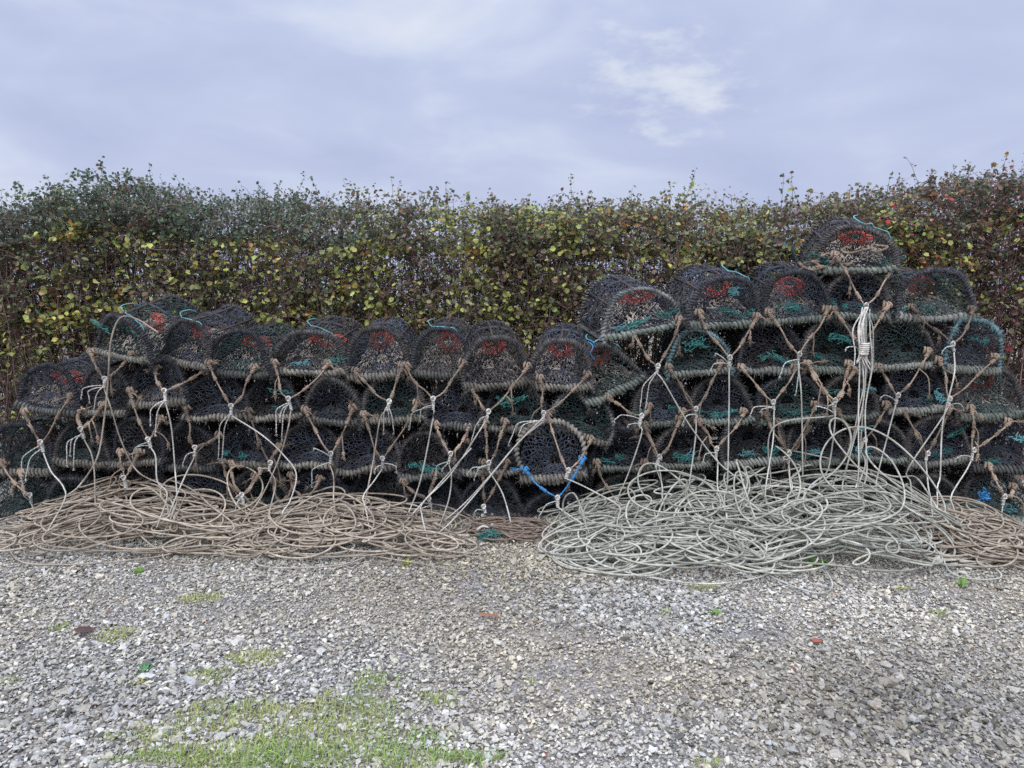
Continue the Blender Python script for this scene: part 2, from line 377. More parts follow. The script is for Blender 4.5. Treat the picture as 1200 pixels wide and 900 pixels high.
def make_gravel():
    protos = hull_protos(14, 13)
    V, Tr, Cc, n0 = [], [], [], 0
    def scatter(n, x0, x1, y0, y1, s0, s1, keep, lift):
        nonlocal n0
        x = rng.uniform(x0, x1, n); y = rng.uniform(y0, y1, n)
        k = rng.random(n) < keep(x, y); x, y = x[k], y[k]; n = len(x)
        s = s0 * np.exp(rng.normal(0, s1, n))
        s *= .80 + .45 * value_noise(x, y, 2.2, 12) + .18 * blob(x, y, 1050, 860, 260, 70) + .18 * blob(x, y, 60, 850, 200, 80) + .12 * blob(x, y, 560, 890, 130, 40)
        z = ground_z(x, y) + s * .22 + rng.uniform(0, lift, n)
        # stone colours: mostly grey limestone, some dark, some near white, a few rusty
        t = rng.random(n); lum = np.where(t < .16, rng.uniform(.10, .20, n), np.where(t < .80, rng.uniform(.25, .42, n), rng.uniform(.42, .58, n)))
        big = value_noise(x, y, .8, 21)
        dark = blob(x, y, 1040, 830, 190, 60) * .42 + blob(x, y, 90, 820, 110, 60) * .2 + blob(x, y, 640, 690, 160, 25) * .12
        light = blob(x, y, 1060, 715, 130, 25) * .35 + blob(x, y, 620, 880, 160, 40) * .12
        lum *= (.86 + .28 * big) * (1 - dark + light)
        warm = rng.normal(0, .035, n) + (value_noise(x, y, 1.3, 22) - .5) * .10 + blob(x, y, 690, 795, 170, 50) * .11 + blob(x, y, 620, 670, 120, 25) * .05
        c = np.stack([lum * (1.07 + warm), lum * (1 + .2 * warm), lum * (.83 - 1.2 * warm)], 1)
        ru = rng.random(n) < .0012; c[ru] = np.array([.34, .16, .10]) * rng.uniform(.6, 1.1, (ru.sum(), 1))
        ids = rng.integers(0, len(protos), n); Rm = rotmats(n)
        for p, (pv, pt) in enumerate(protos):
            q = np.nonzero(ids == p)[0]
            if not len(q): continue
            v = np.einsum('nij,vj->nvi', Rm[q], pv) * s[q][:, None, None] + np.stack([x[q], y[q], z[q]], 1)[:, None]
            V.append(v.reshape(-1, 3)); Tr.append((pt[None] + (np.arange(len(q)) * len(pv))[:, None, None]).reshape(-1, 3) + n0)
            Cc.append(np.repeat(c[q], len(pv), 0)); n0 += len(q) * len(pv)
    cover = lambda x, y: (1 - .75 * dirt_mask(x, y)) * (1 - .62 * grass_mask(x, y))
    scatter(118000, -3.6, 3.6, 1.5, 4.6, .0079, .38, cover, .009)
    scatter(1900, -3.6, 3.6, 1.5, 4.4, .0150, .22, cover, .004)
    scatter(80000, -3.6, 3.6, 1.5, 4.6, .0056, .30, lambda x, y: np.full(len(x), .95), .010)
    scatter(9000, -5.5, 5.5, -.5, 5.2, .0165, .36, lambda x, y: ((np.abs(x) > 3.55) | (y < 1.5)) * 1.0, .006)
    m = tint_mat('limestone', .85, .2)
    nt = m.node_tree; b = nt.nodes['Principled BSDF']; tc = nt.nodes.new('ShaderNodeTexCoord')
    n = nt.nodes.new('ShaderNodeTexNoise'); n.inputs['Scale'].default_value = 120; n.inputs['Detail'].default_value = 5; nt.links.new(tc.outputs['Object'], n.inputs['Vector'])
    mr = nt.nodes.new('ShaderNodeMapRange'); mr.inputs['From Min'].default_value = .3; mr.inputs['From Max'].default_value = .7; mr.inputs['To Min'].default_value = .72; mr.inputs['To Max'].default_value = 1.2; nt.links.new(n.outputs['Fac'], mr.inputs['Value'])
    mu = nt.nodes.new('ShaderNodeMix'); mu.data_type = 'RGBA'; mu.blend_type = 'MULTIPLY'; mu.inputs['Factor'].default_value = 1
    a = [x for x in nt.nodes if x.type == 'ATTRIBUTE'][0]
    nt.links.new(a.outputs['Color'], mu.inputs['A']); nt.links.new(mr.outputs['Result'], mu.inputs['B']); nt.links.new(mu.outputs['Result'], b.inputs['Base Color'])
    g = ob('gravel', build_mesh('gravel', np.concatenate(V), tris=np.concatenate(Tr), smooth=False, col=np.concatenate(Cc)), mat=m)
    props(g, 'loose grey crushed limestone gravel covering the yard', 'gravel', kind='stuff')
make_gravel()

def blades(x, y, h, w, lean, col):
    n = len(x); z = ground_z(x, y) + .002
    a = rng.uniform(0, 2 * PI, n); d = np.stack([np.cos(a), np.sin(a), np.zeros(n)], 1); sd = np.stack([-np.sin(a), np.cos(a), np.zeros(n)], 1) * w[:, None]
    P0 = np.stack([x, y, z], 1); up = np.array([0, 0, 1.0])
    P1 = P0 + up * (h * .6)[:, None] + d * (h * lean * .35)[:, None]; P2 = P0 + up * (h * (1 - .25 * lean))[:, None] + d * (h * lean)[:, None]
    V = np.stack([P0 - sd, P0 + sd, P1 + sd * .8, P1 - sd * .8, P2], 1)
    b = np.arange(n)[:, None] * 5
    return V.reshape(-1, 3), b + np.array([[0, 1, 2, 3]]), b + np.array([[3, 2, 4]]), np.repeat(col, 5, 0)

def make_grass():
    n = 420000
    x = rng.uniform(-3, 3, n); y = rng.uniform(1.6, 4.4, n); m = grass_mask(x, y)
    k = rng.random(n) < m * .8; x, y, m = x[k], y[k], m[k]; n = len(x)
    lush = np.maximum.reduce([blob(x, y, 330, 895, 130, 22), blob(x, y, 510, 895, 100, 12), blob(x, y, 200, 890, 80, 12)])
    h = rng.gamma(4, .0033, n) * (.7 + .6 * m) * (1 + .8 * lush)
    t = rng.random((n, 1)); g = np.array([.26, .40, .10]); yl = np.array([.48, .50, .17]); st = np.array([.42, .38, .2])
    mixv = np.clip(value_noise(x, y, 4, 31)[:, None] * 1.3 + .08 + rng.normal(0, .2, (n, 1)) - lush[:, None] * .5, 0, 1)
    c = (g * (1 - mixv) + yl * mixv); c = np.where(t < .08, st, c) * rng.uniform(.7, 1.25, (n, 1))
    V, Q, T, C = blades(x, y, h, rng.uniform(.0010, .0019, n), rng.uniform(.2, 1.1, n), c)
    props(ob('grass', build_mesh('grass', V, Q, T, smooth=False, col=C), mat=M_grass), 'thin low grass and moss growing through the gravel', 'grass', kind='stuff')
make_grass()

def weed(px, py, s, label, n=26, col=(.17, .30, .06)):
    c = ground_at(px, py); pts = []
    V = []; Q = []; C = []
    for i in range(n):
        a = rng.uniform(0, 2 * PI); r = s * rng.uniform(.25, 1); e = rng.uniform(.15, .9)
        d = np.array([math.cos(a), math.sin(a), 0]); sd = np.array([-math.sin(a), math.cos(a), 0])
        p0 = d * r * .2; p2 = d * r + np.array([0, 0, r * e]); p1 = (p0 + p2) / 2 + np.array([0, 0, r * .12]); w = s * rng.uniform(.09, .17)
        b = len(V); V += [p0, p1 + sd * w, p2, p1 - sd * w]; Q.append([b, b + 1, b + 2, b + 3]); C += [np.array(col) * rng.uniform(.65, 1.35)] * 4
    o = ob('weed', build_mesh('weed', V, Q, smooth=False, col=np.array(C)), mat=M_grass); o.location = (c[0], c[1], ground_z(c[:1], c[1:2])[0] + .004); o.rotation_euler.z = rng.uniform(0, 6)
    props(o, label, 'weed', 'small weeds in the gravel')
weed(163, 672, .045, 'bright green weed in the gravel just before the left brown rope heap', 34)
weed(476, 664, .045, 'yellow green weed beside the thin rope loop before the second brown heap', 24, (.30, .36, .06))
weed(957, 662, .07, 'bright green weed poking up through the front of the pale rope heap', 40)
weed(168, 787, .05, 'small blue green weed on bare gravel at the left of the yard', 26, (.10, .26, .10))
weed(1128, 688, .05, 'low green weed on gravel before the right end of the pale ropes', 26)
weed(838, 722, .04, 'small green weed alone on the gravel in front of the pale rope heap', 22)

def litter(px, py, sx, sy, label, cat, name, col):
    c = ground_at(px, py); n = 9
    a = np.arange(n) / n * 2 * PI; rr = rng.uniform(.75, 1.1, n)
    V = [(0, 0, .012)] + [(sx * r * math.cos(t), sy * r * math.sin(t), rng.uniform(.0, .012)) for r, t in zip(rr, a)]
    T = [[0, 1 + i, 1 + (i + 1) % n] for i in range(n)]
    o = ob(name, build_mesh(name, V, tris=T, smooth=False, col=np.tile(col, (n + 1, 1)))); o.data.materials.append(M_leaf)
    o.location = (c[0], c[1], .022); o.rotation_euler = (rng.uniform(-.2, .2), rng.uniform(-.2, .2), rng.uniform(-.4, .4)); props(o, label, cat)
litter(98, 744, .045, .028, 'dead brown leaf lying on the gravel at the left', 'leaf', 'dead_leaf', (.10, .05, .045))
litter(955, 757, .03, .02, 'rust red fallen leaf lying on the gravel at the right', 'leaf', 'dead_leaf', (.38, .10, .05))
litter(572, 727, .05, .012, 'thin orange brown strip of dead leaf on the gravel near the middle', 'leaf', 'dead_leaf', (.30, .14, .07))

# ------------------------------------------------------------------ lobster pots
W0, H0, D0 = .40, .29, .55
def arch(t, w=W0, h=H0, y0=0.0, lean=0.0, e=2.35):
    """t 0..1 from left foot over the top to the right foot"""
    a = PI * (1 - np.asarray(t, float)); c, s = np.cos(a), np.sin(a)
    x = .5 * w * np.sign(c) * np.abs(c) ** (2 / e); z = h * np.abs(s) ** (2 / e)
    return np.stack([x, y0 + lean * z / h, z], -1)

def outline(v, y0=0.0, lean=.07, e=2.35, z0=.045):
    """closed D outline, v 0..1: 0..0.7 the arch, 0.7..1 the base"""
    v = np.asarray(v, float) % 1
    A = arch(np.clip(v / .7, 0, 1), y0=y0, lean=lean, e=e); A[..., 2] = np.maximum(A[..., 2], z0)
    b = np.clip((v - .7) / .3, 0, 1); Bp = np.stack([W0 * (.5 - b), np.full_like(b, y0), np.full_like(b, z0)], -1)
    return np.where((v < .7)[..., None], A, Bp)

def net(mb, f, n, m, r, closed, jit=.004):
    I, J = np.meshgrid(np.arange(n + 1), np.arange(m if closed else m + 1), indexing='ij')
    u = I / n; v = (J + .5 * (I % 2)) / m
    if not closed: v = np.clip(v, 0, 1)
    P = f(u, v) + rng.normal(0, jit, u.shape + (3,)) * np.minimum(1, 8 * u * (1 - u) + .15)[..., None]
    A, B = [], []
    mm = P.shape[1]
    for i in range(n):
        for d in ((0, -1) if i % 2 == 0 else (0, 1)):
            j = np.arange(mm); k = j + d
            if closed: k = k % mm
            else:
                ok = (k >= 0) & (k < mm); j, k = j[ok], k[ok]
            A.append(P[i, j]); B.append(P[i + 1, k])
    edges_mesh(mb, np.concatenate(A), np.concatenate(B), r)

def fuzz(mb, P, n, l, r=.0011):
    i = rng.integers(0, len(P), n); d = rng.normal(0, 1, (n, 3)); d /= np.linalg.norm(d, axis=1)[:, None]
    a = P[i] + d * .012; edges_mesh(mb, a, a + d * rng.uniform(.3, 1, (n, 1)) * l + rng.normal(0, .004, (n, 3)), r)

def tangle(mb, size, n, r):
    for _ in range(n):
        c = rng.normal(0, .35, 3) * size * np.array([1.2, .4, .7])
        p = c + np.cumsum(rng.normal(0, .3, (6, 3)) * size * np.array([1, .5, 1]), 0); p -= (p.mean(0) - c) * .7
        tube(mb, spline(p, 6), r, 4)

PROTO = []
NK = 9
for k in range(NK):
    e = (2.2, 2.5, 2.35, 2.7, 2.3, 2.1, 2.6, 2.9, 2.25)[k]; lean = (.06, .09, .04, .08, .07, .05, .10, .03, .08)[k]
    d = {}
    hp = arch(np.linspace(0, 1, 60), y0=.0, lean=lean, e=e)
    mb = MB(); wrap(mb, hp, .009, .0078, .0155, 8, 5, jit=.5); fuzz(mb, hp, 700, .030, .0013); tube(mb, hp, .009, 5); d['front'] = mb
    mb = MB(); wrap(mb, hp, .0085, .0076, .0200, 9, 6, jit=.9, lobes=3); fuzz(mb, hp, 500, .026); tube(mb, hp, .0095, 5); d['frontpale'] = mb
    mb = MB(); tt = np.linspace(0, 2 * PI, 70); hc = np.stack([.205 * np.cos(tt), .05 + .04 * np.sin(tt), .165 + .155 * np.sin(tt)], 1); wrap(mb, hc, .0105, .0105, .026, 9, 6, jit=.4, lobes=3); tube(mb, hc, .010, 5, cap=False); d['round'] = mb
    mb = MB(); hr = arch(np.linspace(0, 1, 50), y0=D0, lean=-.05, e=e); wrap(mb, hr, .007, .0055, .018, 7, 4, jit=.5); fuzz(mb, hr, 120, .02); d['rear'] = mb
    mb = MB(); hm = arch(np.linspace(0, 1, 40), y0=.29, lean=0, w=W0 * .99, h=H0 * .99, e=e); tube(mb, hm, .009, 6); fuzz(mb, hm, 120, .02); d['mid'] = mb
    mb = MB(); bar = np.stack([np.linspace(-.195, .195, 30), smooth_noise(30, 10, .006), .030 + smooth_noise(30, 10, .007) + .012 * np.linspace(-1, 1, 30) ** 4], 1)
    wrap(mb, bar, .0150, .0115, .0238, 9, 7, jit=.7, lobes=3); tube(mb, bar, .013, 6); fuzz(mb, bar, 300, .028, .0013); d['sill'] = mb
    mb = MB()
    for sx in (-1, 1):
        L = np.array([[sx * .195, .01, .02], [sx * .197, .28, .02], [sx * .195, D0 - .01, .02]]); wrap(mb, spline(L, 10), .008, .007, .019, 7, 5, jit=.3)
    tube(mb, [[-.195, D0, .02], [0, D0, .02], [.195, D0, .02]], .009, 6); tube(mb, [[-.19, .29, .018], [0, .29, .018], [.19, .29, .018]], .009, 6)
    d['base'] = mb
    mb = MB(); tube(mb, spline([[0, lean, H0], [.004, .29, H0 * .99], [0, D0 - .05, H0]], 8), .008, 6)
    for sx in (-1, 1):
        q = arch(.5 + sx * .24, e=e); q2 = arch(.5 + sx * .24, y0=D0, e=e); q[1] = lean * q[2] / H0; q2[1] = D0 - .05 * q2[2] / H0; tube(mb, [q, (q + q2) / 2, q2], .006, 5)
    d['rail'] = mb
    gx, gz, gd = (0.0, .03, -.045, .05, 0.01, -.03, .06, .02, -.06)[k], (.40, .36, .45, .42, .5, .34, .4, .55, .38)[k] * H0, (.13, .10, .15, .09, .12, .16, .08, .13, .11)[k]
    def fend(u, v, gx=gx, gz=gz, gd=gd, lean=lean, e=e):
        o = outline(v, lean=lean, e=e); w = u ** .85 * .80
        p = o * (1 - w)[..., None] + np.array([gx, 0, gz]) * w[..., None]; p[..., 1] += gd * w ** 1.3
        return p
    mb = MB(); net(mb, fend, 10, 32, .0023, True, .006); d['end'] = mb
    def fcov(u, v, lean=lean, e=e):
        p = arch(v, e=e); yf = lean * p[..., 2] / H0; yr = D0 - .05 * p[..., 2] / H0
        sag = 1 - .05 * np.abs(np.sin(2 * PI * u)); p = p * np.stack([sag, sag, sag], -1); p[..., 1] = yf * (1 - u) + yr * u; return p
    mb = MB(); net(mb, fcov, 18, 24, .0023, False, .008); 
    def frear(u, v, e=e):
        o = outline(v, y0=D0, lean=-.05, e=e); w = u * .97
        p = o * (1 - w)[..., None] + np.array([0, D0, .4 * H0]) * w[..., None]; p[..., 1] -= .04 * w; return p
    net(mb, frear, 10, 34, .0021, True, .006); d['cover'] = mb
    s = 1 if k % 2 else -1
    def framp(u, v, s=s):
        wdt = .19 * (1 - .55 * u); x = (v - .5) * 2 * wdt + s * .02 * u
        return np.stack([x, .05 + .26 * u, .05 + (.62 * H0 - .05) * u ** .8 - .25 * (2 * np.abs(v - .5)) ** 2 * .05], -1)
    mb = MB(); net(mb, framp, 13, 20, .0030, False, .009)
    def framp2(u, v, s=s):
        wdt = .19 * (1 - .4 * u); x = (v - .5) * 2 * wdt; return np.stack([x, .53 - .2 * u, .05 + .17 * u], -1)
    net(mb, framp2, 10, 22, .002, False, .006); d['funnel'] = mb
    mb = MB(); t = np.linspace(0, 2 * PI, 26); tube(mb, np.stack([.058 * np.cos(t), .004 * np.sin(3 * t), .042 * np.sin(t)], 1), .006, 6, cap=False)
    d['ring'] = mb
    mb = MB()
    def fred(u, v):
        a = 2 * PI * v; rr = .05 + .05 * u; return np.stack([rr * 1.25 * np.cos(a), .05 * u - .03, rr * .75 * np.sin(a)], -1)
    net(mb, fred, 6, 26, .0031, True, .005); d['collar'] = mb
    mb = MB(); mb.add([(-.19, .02, .012), (.19, .02, .012), (.19, .53, .012), (-.19, .53, .012), (-.19, .02, .002), (.19, .02, .002), (.19, .53, .002), (-.19, .53, .002)], [[0, 1, 2, 3], [7, 6, 5, 4], [0, 4, 5, 1], [1, 5, 6, 2], [2, 6, 7, 3], [3, 7, 4, 0]]); d['floor'] = mb  # opaque floor added to shut out sky light and darken the interior
    mb = MB(); tangle(mb, .045, 12, .0026); d['twine'] = mb
    mb = MB(); hk = arch(np.linspace(.32 + .1 * (k % 3), .52 + .12 * (k % 3), 8), y0=-.004, lean=lean, e=e, h=H0 * 1.05); tube(mb, spline(hk + rng.normal(0, .004, hk.shape), 4), .0035, 5)
    tube(mb, spline([hk[0], hk[0] + (-.03, .02, .03), hk[0] + (-.01, .08, .035), hk[0] + (.0, .13, .01)], 5), .0032, 5); d['tie'] = mb
    # knocked out of true: every pot has been bent and squashed in its own way
    w1, w2, w3, w4, w5 = rng.uniform(-1, 1, 5)
    if k != 1:
        for nm_ in ('front', 'frontpale', 'rear', 'mid', 'sill', 'base', 'rail', 'end', 'cover', 'funnel'):
            for v in d[nm_].v:
                x, y, z = v[:, 0].copy(), v[:, 1].copy(), v[:, 2].copy()
                v[:, 0] = x + .09 * w1 * z + .010 * np.sin(z * 20 + w2 * 3)
                v[:, 2] = z * (1 + .30 * w3 * x + .05 * np.sin(y * 7 + w4 * 3)) + .005 * np.sin(x * 16 + w5 * 3) * np.clip(z / .1, 0, 1)
                v[:, 1] = y + .025 * np.sin(x * 11 + w4 * 4) * np.clip(z / .1, 0, 1)
    PROTO.append(d)
CACHE = {}
def pm(k, part, m):
    key = (k, part, m.name)
    if key not in CACHE:
        if ('raw', k, part) not in CACHE: CACHE[('raw', k, part)] = PROTO[k][part].mesh(part, m); CACHE[key] = CACHE[('raw', k, part)]
        else:
            c = CACHE[('raw', k, part)].copy(); c.materials.clear(); c.materials.append(m); CACHE[key] = c
    return CACHE[key]

ORD = ['first', 'second', 'third', 'fourth', 'fifth', 'sixth', 'seventh', 'eighth', 'ninth', 'tenth', 'eleventh', 'twelfth', 'thirteenth', 'fourteenth', 'fifteenth', 'sixteenth', 'seventeenth', 'eighteenth']
ROWN = {1: 'bottom row', 2: 'second row up', 3: 'third row up', 4: 'fourth row up', 5: 'fifth row up', 6: 'very top'}
# row, x centre, width, top y, bottom y, roll, options
POTS = [
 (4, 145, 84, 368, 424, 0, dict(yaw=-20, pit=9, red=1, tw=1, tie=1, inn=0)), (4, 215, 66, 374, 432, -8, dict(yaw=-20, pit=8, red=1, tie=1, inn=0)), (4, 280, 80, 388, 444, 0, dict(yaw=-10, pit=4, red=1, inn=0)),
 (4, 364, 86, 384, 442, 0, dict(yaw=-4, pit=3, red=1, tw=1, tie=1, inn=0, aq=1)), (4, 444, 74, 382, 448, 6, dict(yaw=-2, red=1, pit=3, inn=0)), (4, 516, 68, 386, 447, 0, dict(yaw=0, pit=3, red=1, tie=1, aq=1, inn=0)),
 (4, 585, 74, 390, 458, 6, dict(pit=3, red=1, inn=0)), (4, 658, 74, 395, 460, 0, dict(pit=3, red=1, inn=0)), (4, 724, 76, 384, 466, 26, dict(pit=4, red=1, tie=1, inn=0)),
 (3, 52, 78, 424, 488, -3, dict(yaw=-8, pit=4, red=1, inn=0)), (3, 118, 62, 430, 490, 0, {}), (3, 184, 68, 420, 480, 0, dict(inn=0)), (3, 253, 70, 440, 494, 0, {}), (3, 322, 66, 443, 497, 0, dict(tw=1)), (3, 388, 70, 440, 500, 0, {}),
 (3, 462, 72, 444, 501, 0, {}), (3, 530, 66, 447, 506, 0, {}), (3, 601, 72, 452, 511, -3, dict(tw=1)), (3, 674, 78, 450, 512, -22, dict(hp=2, dy=-.03, si=0)),
 (3, 776, 70, 440, 501, 3, dict(tw=1)), (3, 846, 72, 440, 497, 0, dict(tw=1)), (3, 926, 74, 437, 496, 3, dict(tw=1)), (3, 996, 68, 435, 494, 4, dict(tw=1)), (3, 1074, 74, 430, 490, 0, dict(tw=1, si=2)), (3, 1162, 82, 428, 498, 0, dict(red=1, inn=0, yaw=6)),
 (4, 822, 72, 380, 443, 3, dict(hp=3, tw=1, si=2)), (4, 903, 76, 378, 441, 2, dict(tw=1, si=2)), (4, 975, 72, 378, 440, 3, dict(tw=1)), (4, 1056, 74, 374, 436, 0, dict( si=2)), (4, 1138, 72, 376, 441, -2, dict(hp=3, tw=1, si=2, yaw=6)),
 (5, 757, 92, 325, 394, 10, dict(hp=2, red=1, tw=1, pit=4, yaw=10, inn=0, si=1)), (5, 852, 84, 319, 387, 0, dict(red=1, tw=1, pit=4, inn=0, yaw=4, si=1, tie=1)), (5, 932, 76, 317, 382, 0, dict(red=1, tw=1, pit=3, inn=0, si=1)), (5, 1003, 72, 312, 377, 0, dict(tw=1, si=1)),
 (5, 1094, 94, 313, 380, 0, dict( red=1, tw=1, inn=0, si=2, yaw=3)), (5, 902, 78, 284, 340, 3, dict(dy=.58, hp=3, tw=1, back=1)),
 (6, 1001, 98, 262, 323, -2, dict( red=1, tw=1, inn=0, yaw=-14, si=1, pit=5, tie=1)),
 (2, 28, 68, 496, 558, 0, dict(red=1)), (2, 96, 68, 490, 549, 0, {}), (2, 160, 64, 492, 552, 0, {}), (2, 223, 68, 492, 553, 0, {}), (2, 292, 70, 496, 551, 0, dict(tw=1)), (2, 362, 70, 496, 550, 0, {}), (2, 432, 72, 498, 557, 0, {}), (2, 502, 70, 500, 562, 5, dict(tw=1)),
 (2, 574, 74, 506, 563, 0, {}), (2, 649, 74, 502, 568, 3, dict(hp=4, dy=-.14, blue=1, k=1, si=0)), (2, 730, 74, 498, 558, 0, dict(tw=1)), (2, 801, 68, 496, 554, 0, dict(tw=1, si=2)), (2, 885, 74, 494, 552, 2, dict(tw=1, si=2)), (2, 957, 70, 492, 550, 3, dict(tw=1)), (2, 1027, 70, 490, 547, 0, dict(tw=1)), (2, 1099, 72, 490, 551, 0, dict(tw=1, si=2)), (2, 1176, 74, 496, 560, 0, dict(tw=1, si=3)),
] + [(1, x, 74, 552 + 3 * (i % 2), 608 + 2 * (i % 3), 0, {}) for i, x in enumerate((20, 92, 164, 236, 305, 373, 441, 509))] + [
 (1, 578, 76, 560, 617, 0, {}), (1, 653, 76, 572, 620, 0, dict(tw=1, dy=-.03)), (1, 730, 72, 556, 610, 0, {}), (1, 802, 72, 556, 610, 0, {}), (1, 874, 72, 555, 608, 0, {}), (1, 946, 72, 553, 608, 0, {}), (1, 1018, 72, 552, 606, 0, {}), (1, 1091, 74, 553, 606, 0, dict(tw=1)), (1, 1168, 78, 556, 612, 0, dict(tw=1, si=1)),
]
def front_y(row): return 4.44 + .03 * (row - 1)

POT_OBJ = []
def look(row, x, o):
    if o.get('blue'): return 'round ended pot with pale rope hoop and bright blue bridle'
    if o.get('back'): return 'teal and pale rope wrapped pot set back'
    a = {2: 'pale rope hooped', 3: 'teal rope hooped'}.get(o.get('hp'), 'black netted')
    b = ' showing red mesh' if o.get('red') and row != 2 else (' with teal twine' if o.get('tw') else '')
    t = o.get('roll', 0)
    c = 'tilted ' if abs(t) > 8 else ''
    return f'{c}{a} pot{b}'

rows = {}
for i, p in enumerate(POTS): rows.setdefault(p[0], []).append((p[1], i))
rank = {}
for r_, l in rows.items():
    l = [t for t in l if not POTS[t[1]][6].get('back')]
    for n_, (x, i) in enumerate(sorted(l)): rank[i] = n_
for i, (row, xc, w, yt, yb, roll, o) in enumerate(POTS):
    if row in (2, 3) and not o.get('blue'): dj = rng.uniform(-4, 4); yt += dj; yb += dj
    Y = front_y(row) + o.get('dy', 0) + rng.uniform(-.025, .025)
    a = at(xc, yb, Y); b = at(xc, yt, Y + .05); l = at(xc - w / 2, yb, Y); rr = at(xc + w / 2, yb, Y)
    wm = (rr[0] - l[0]) * rng.uniform(1.05, 1.13); hm = (b[2] - a[2]) * rng.uniform(1.0, 1.08)
    if abs(roll) > 8: hm *= .86
    k = o.get('k', int(rng.integers(0, NK)))
    e = bpy.data.objects.new('lobster_pot', None); COL.objects.link(e); e.empty_display_size = .1
    e.location = a; e.scale = (wm / (W0 + .03), 1, hm / (H0 + .02))
    e.rotation_euler = (R(o.get('pit', rng.uniform(-1, 2))), R(-roll + (rng.uniform(-5, 5) if abs(roll) < 4 else 0)), R(o.get('yaw', rng.uniform(-8, 8)) + rng.uniform(-3, 3)))
    if row == 6: lab = 'largest netted pot crowning the stack, red mesh inside, tan rope clump at its corner'
    elif o.get('back'): lab = 'teal and pale rope wrapped pot behind the fifth row, only its top showing'
    elif o.get('blue'): lab = look(row, xc, o)
    else: lab = f"{look(row, xc, dict(o, roll=roll))}, {ORD[rank[i]]} from left in the {ROWN[row]}"
    props(e, lab, 'lobster pot', 'lobster pots stacked along the hedge')
    right = xc > 690
    nm = M_net[[0, 1, 0, 2][int(rng.integers(0, 4))]]
    hm_ = M_hoop[o['hp']] if 'hp' in o else M_hoop[0 if rng.random() < .6 else 1]
    sm = M_sill[o['si']] if 'si' in o else M_sill[(1 if right else (0 if rng.random() < .7 else 3)) if row > 1 else 3]
    ob('front_hoop', pm(k, 'round' if o.get('blue') else ('frontpale' if 'hp' in o else 'front'), hm_), e); 
    ob('rear_hoop', pm(k, 'rear', M_hoop[1] if hm_ in M_hoop[:2] else hm_), e); ob('middle_hoop', pm(k, 'mid', M_hoop[0]), e)
    ob('rope_sill', pm(k, 'sill', sm), e); ob('base_frame', pm(k, 'base', M_hoop[1]), e); ob('top_rail', pm(k, 'rail', M_steel), e)
    ob('end_net', pm(k, 'end', nm), e); ob('cover_net', pm(k, 'cover', nm), e); ob('added_shade_floor', pm(k, 'floor', M_shade_floor), e)
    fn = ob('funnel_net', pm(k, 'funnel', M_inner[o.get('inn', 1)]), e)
    if o.get('red'):
        rg = ob('funnel_collar', pm(k, 'collar', M_red), e); rg.location = (rng.uniform(-.03, .06), rng.uniform(.14, .24), H0 * .70); rg.rotation_euler = (R(rng.uniform(-50, -10)), 0, R(rng.uniform(-30, 30))); rg.scale = (rng.uniform(.55, .95), rng.uniform(.6, .9), rng.uniform(.55, .95))
        ob('eye_ring', pm(k, 'ring', M_red), rg)
    else:
        rg = ob('eye_ring', pm(k, 'ring', M_steel), e); rg.location = (0, .31, H0 * .66)
    if o.get('tw'):
        for q in range(1 + int(rng.integers(0, 2)) + (1 if right else 0)):
            tw = ob('repair_twine', pm(int(rng.integers(0, NK)), 'twine', M_aqua if rng.random() < .2 else M_teal), e)
            tw.location = (rng.uniform(-.16, .16), rng.uniform(-.005, .05), rng.choice([.07, .08, .10, .2])); tw.rotation_euler = (rng.uniform(-.5, .5), rng.uniform(-.5, .5), 0); tw.scale = (rng.uniform(.7, 1.9), .8, rng.uniform(.4, .9))
    if row == 6:
        mbc = MB()
        for _ in range(9):
            c0 = np.array([rng.uniform(-.20, -.08), rng.uniform(-.03, .03), rng.uniform(.03, .12)]); p = c0 + np.cumsum(rng.normal(0, .035, (6, 3)) * (1, .5, .8), 0); tube(mbc, spline(p, 6), .0085, 9, lobes=3, pitch=.022)
        cl = ob('rope_clump', mbc.mesh('rope_clump', M_tan), e)
    if o.get('tie'):
        ob('tie_cord', pm(k, 'tie', M_aqua), e)
    POT_OBJ.append((row, xc, yb, w, e, Y, i))
bpy.context.view_layer.update()

# ------------------------------------------------------------------ bridles (each belongs to the pot it is tied to)
def c1(x, y): return (x / 2.5, 320 + y / 2.5)
def c2(x, y): return (250 + x / 2.647, 340 + y / 2.647)
def c3(x, y): return (500 + x / 2.5, 320 + y / 2.5)
def c4(x, y): return (680 + x / 2.5, 240 + y / 2.5)
def c5(x, y): return (900 + x / 2.5, 240 + y / 2.5)
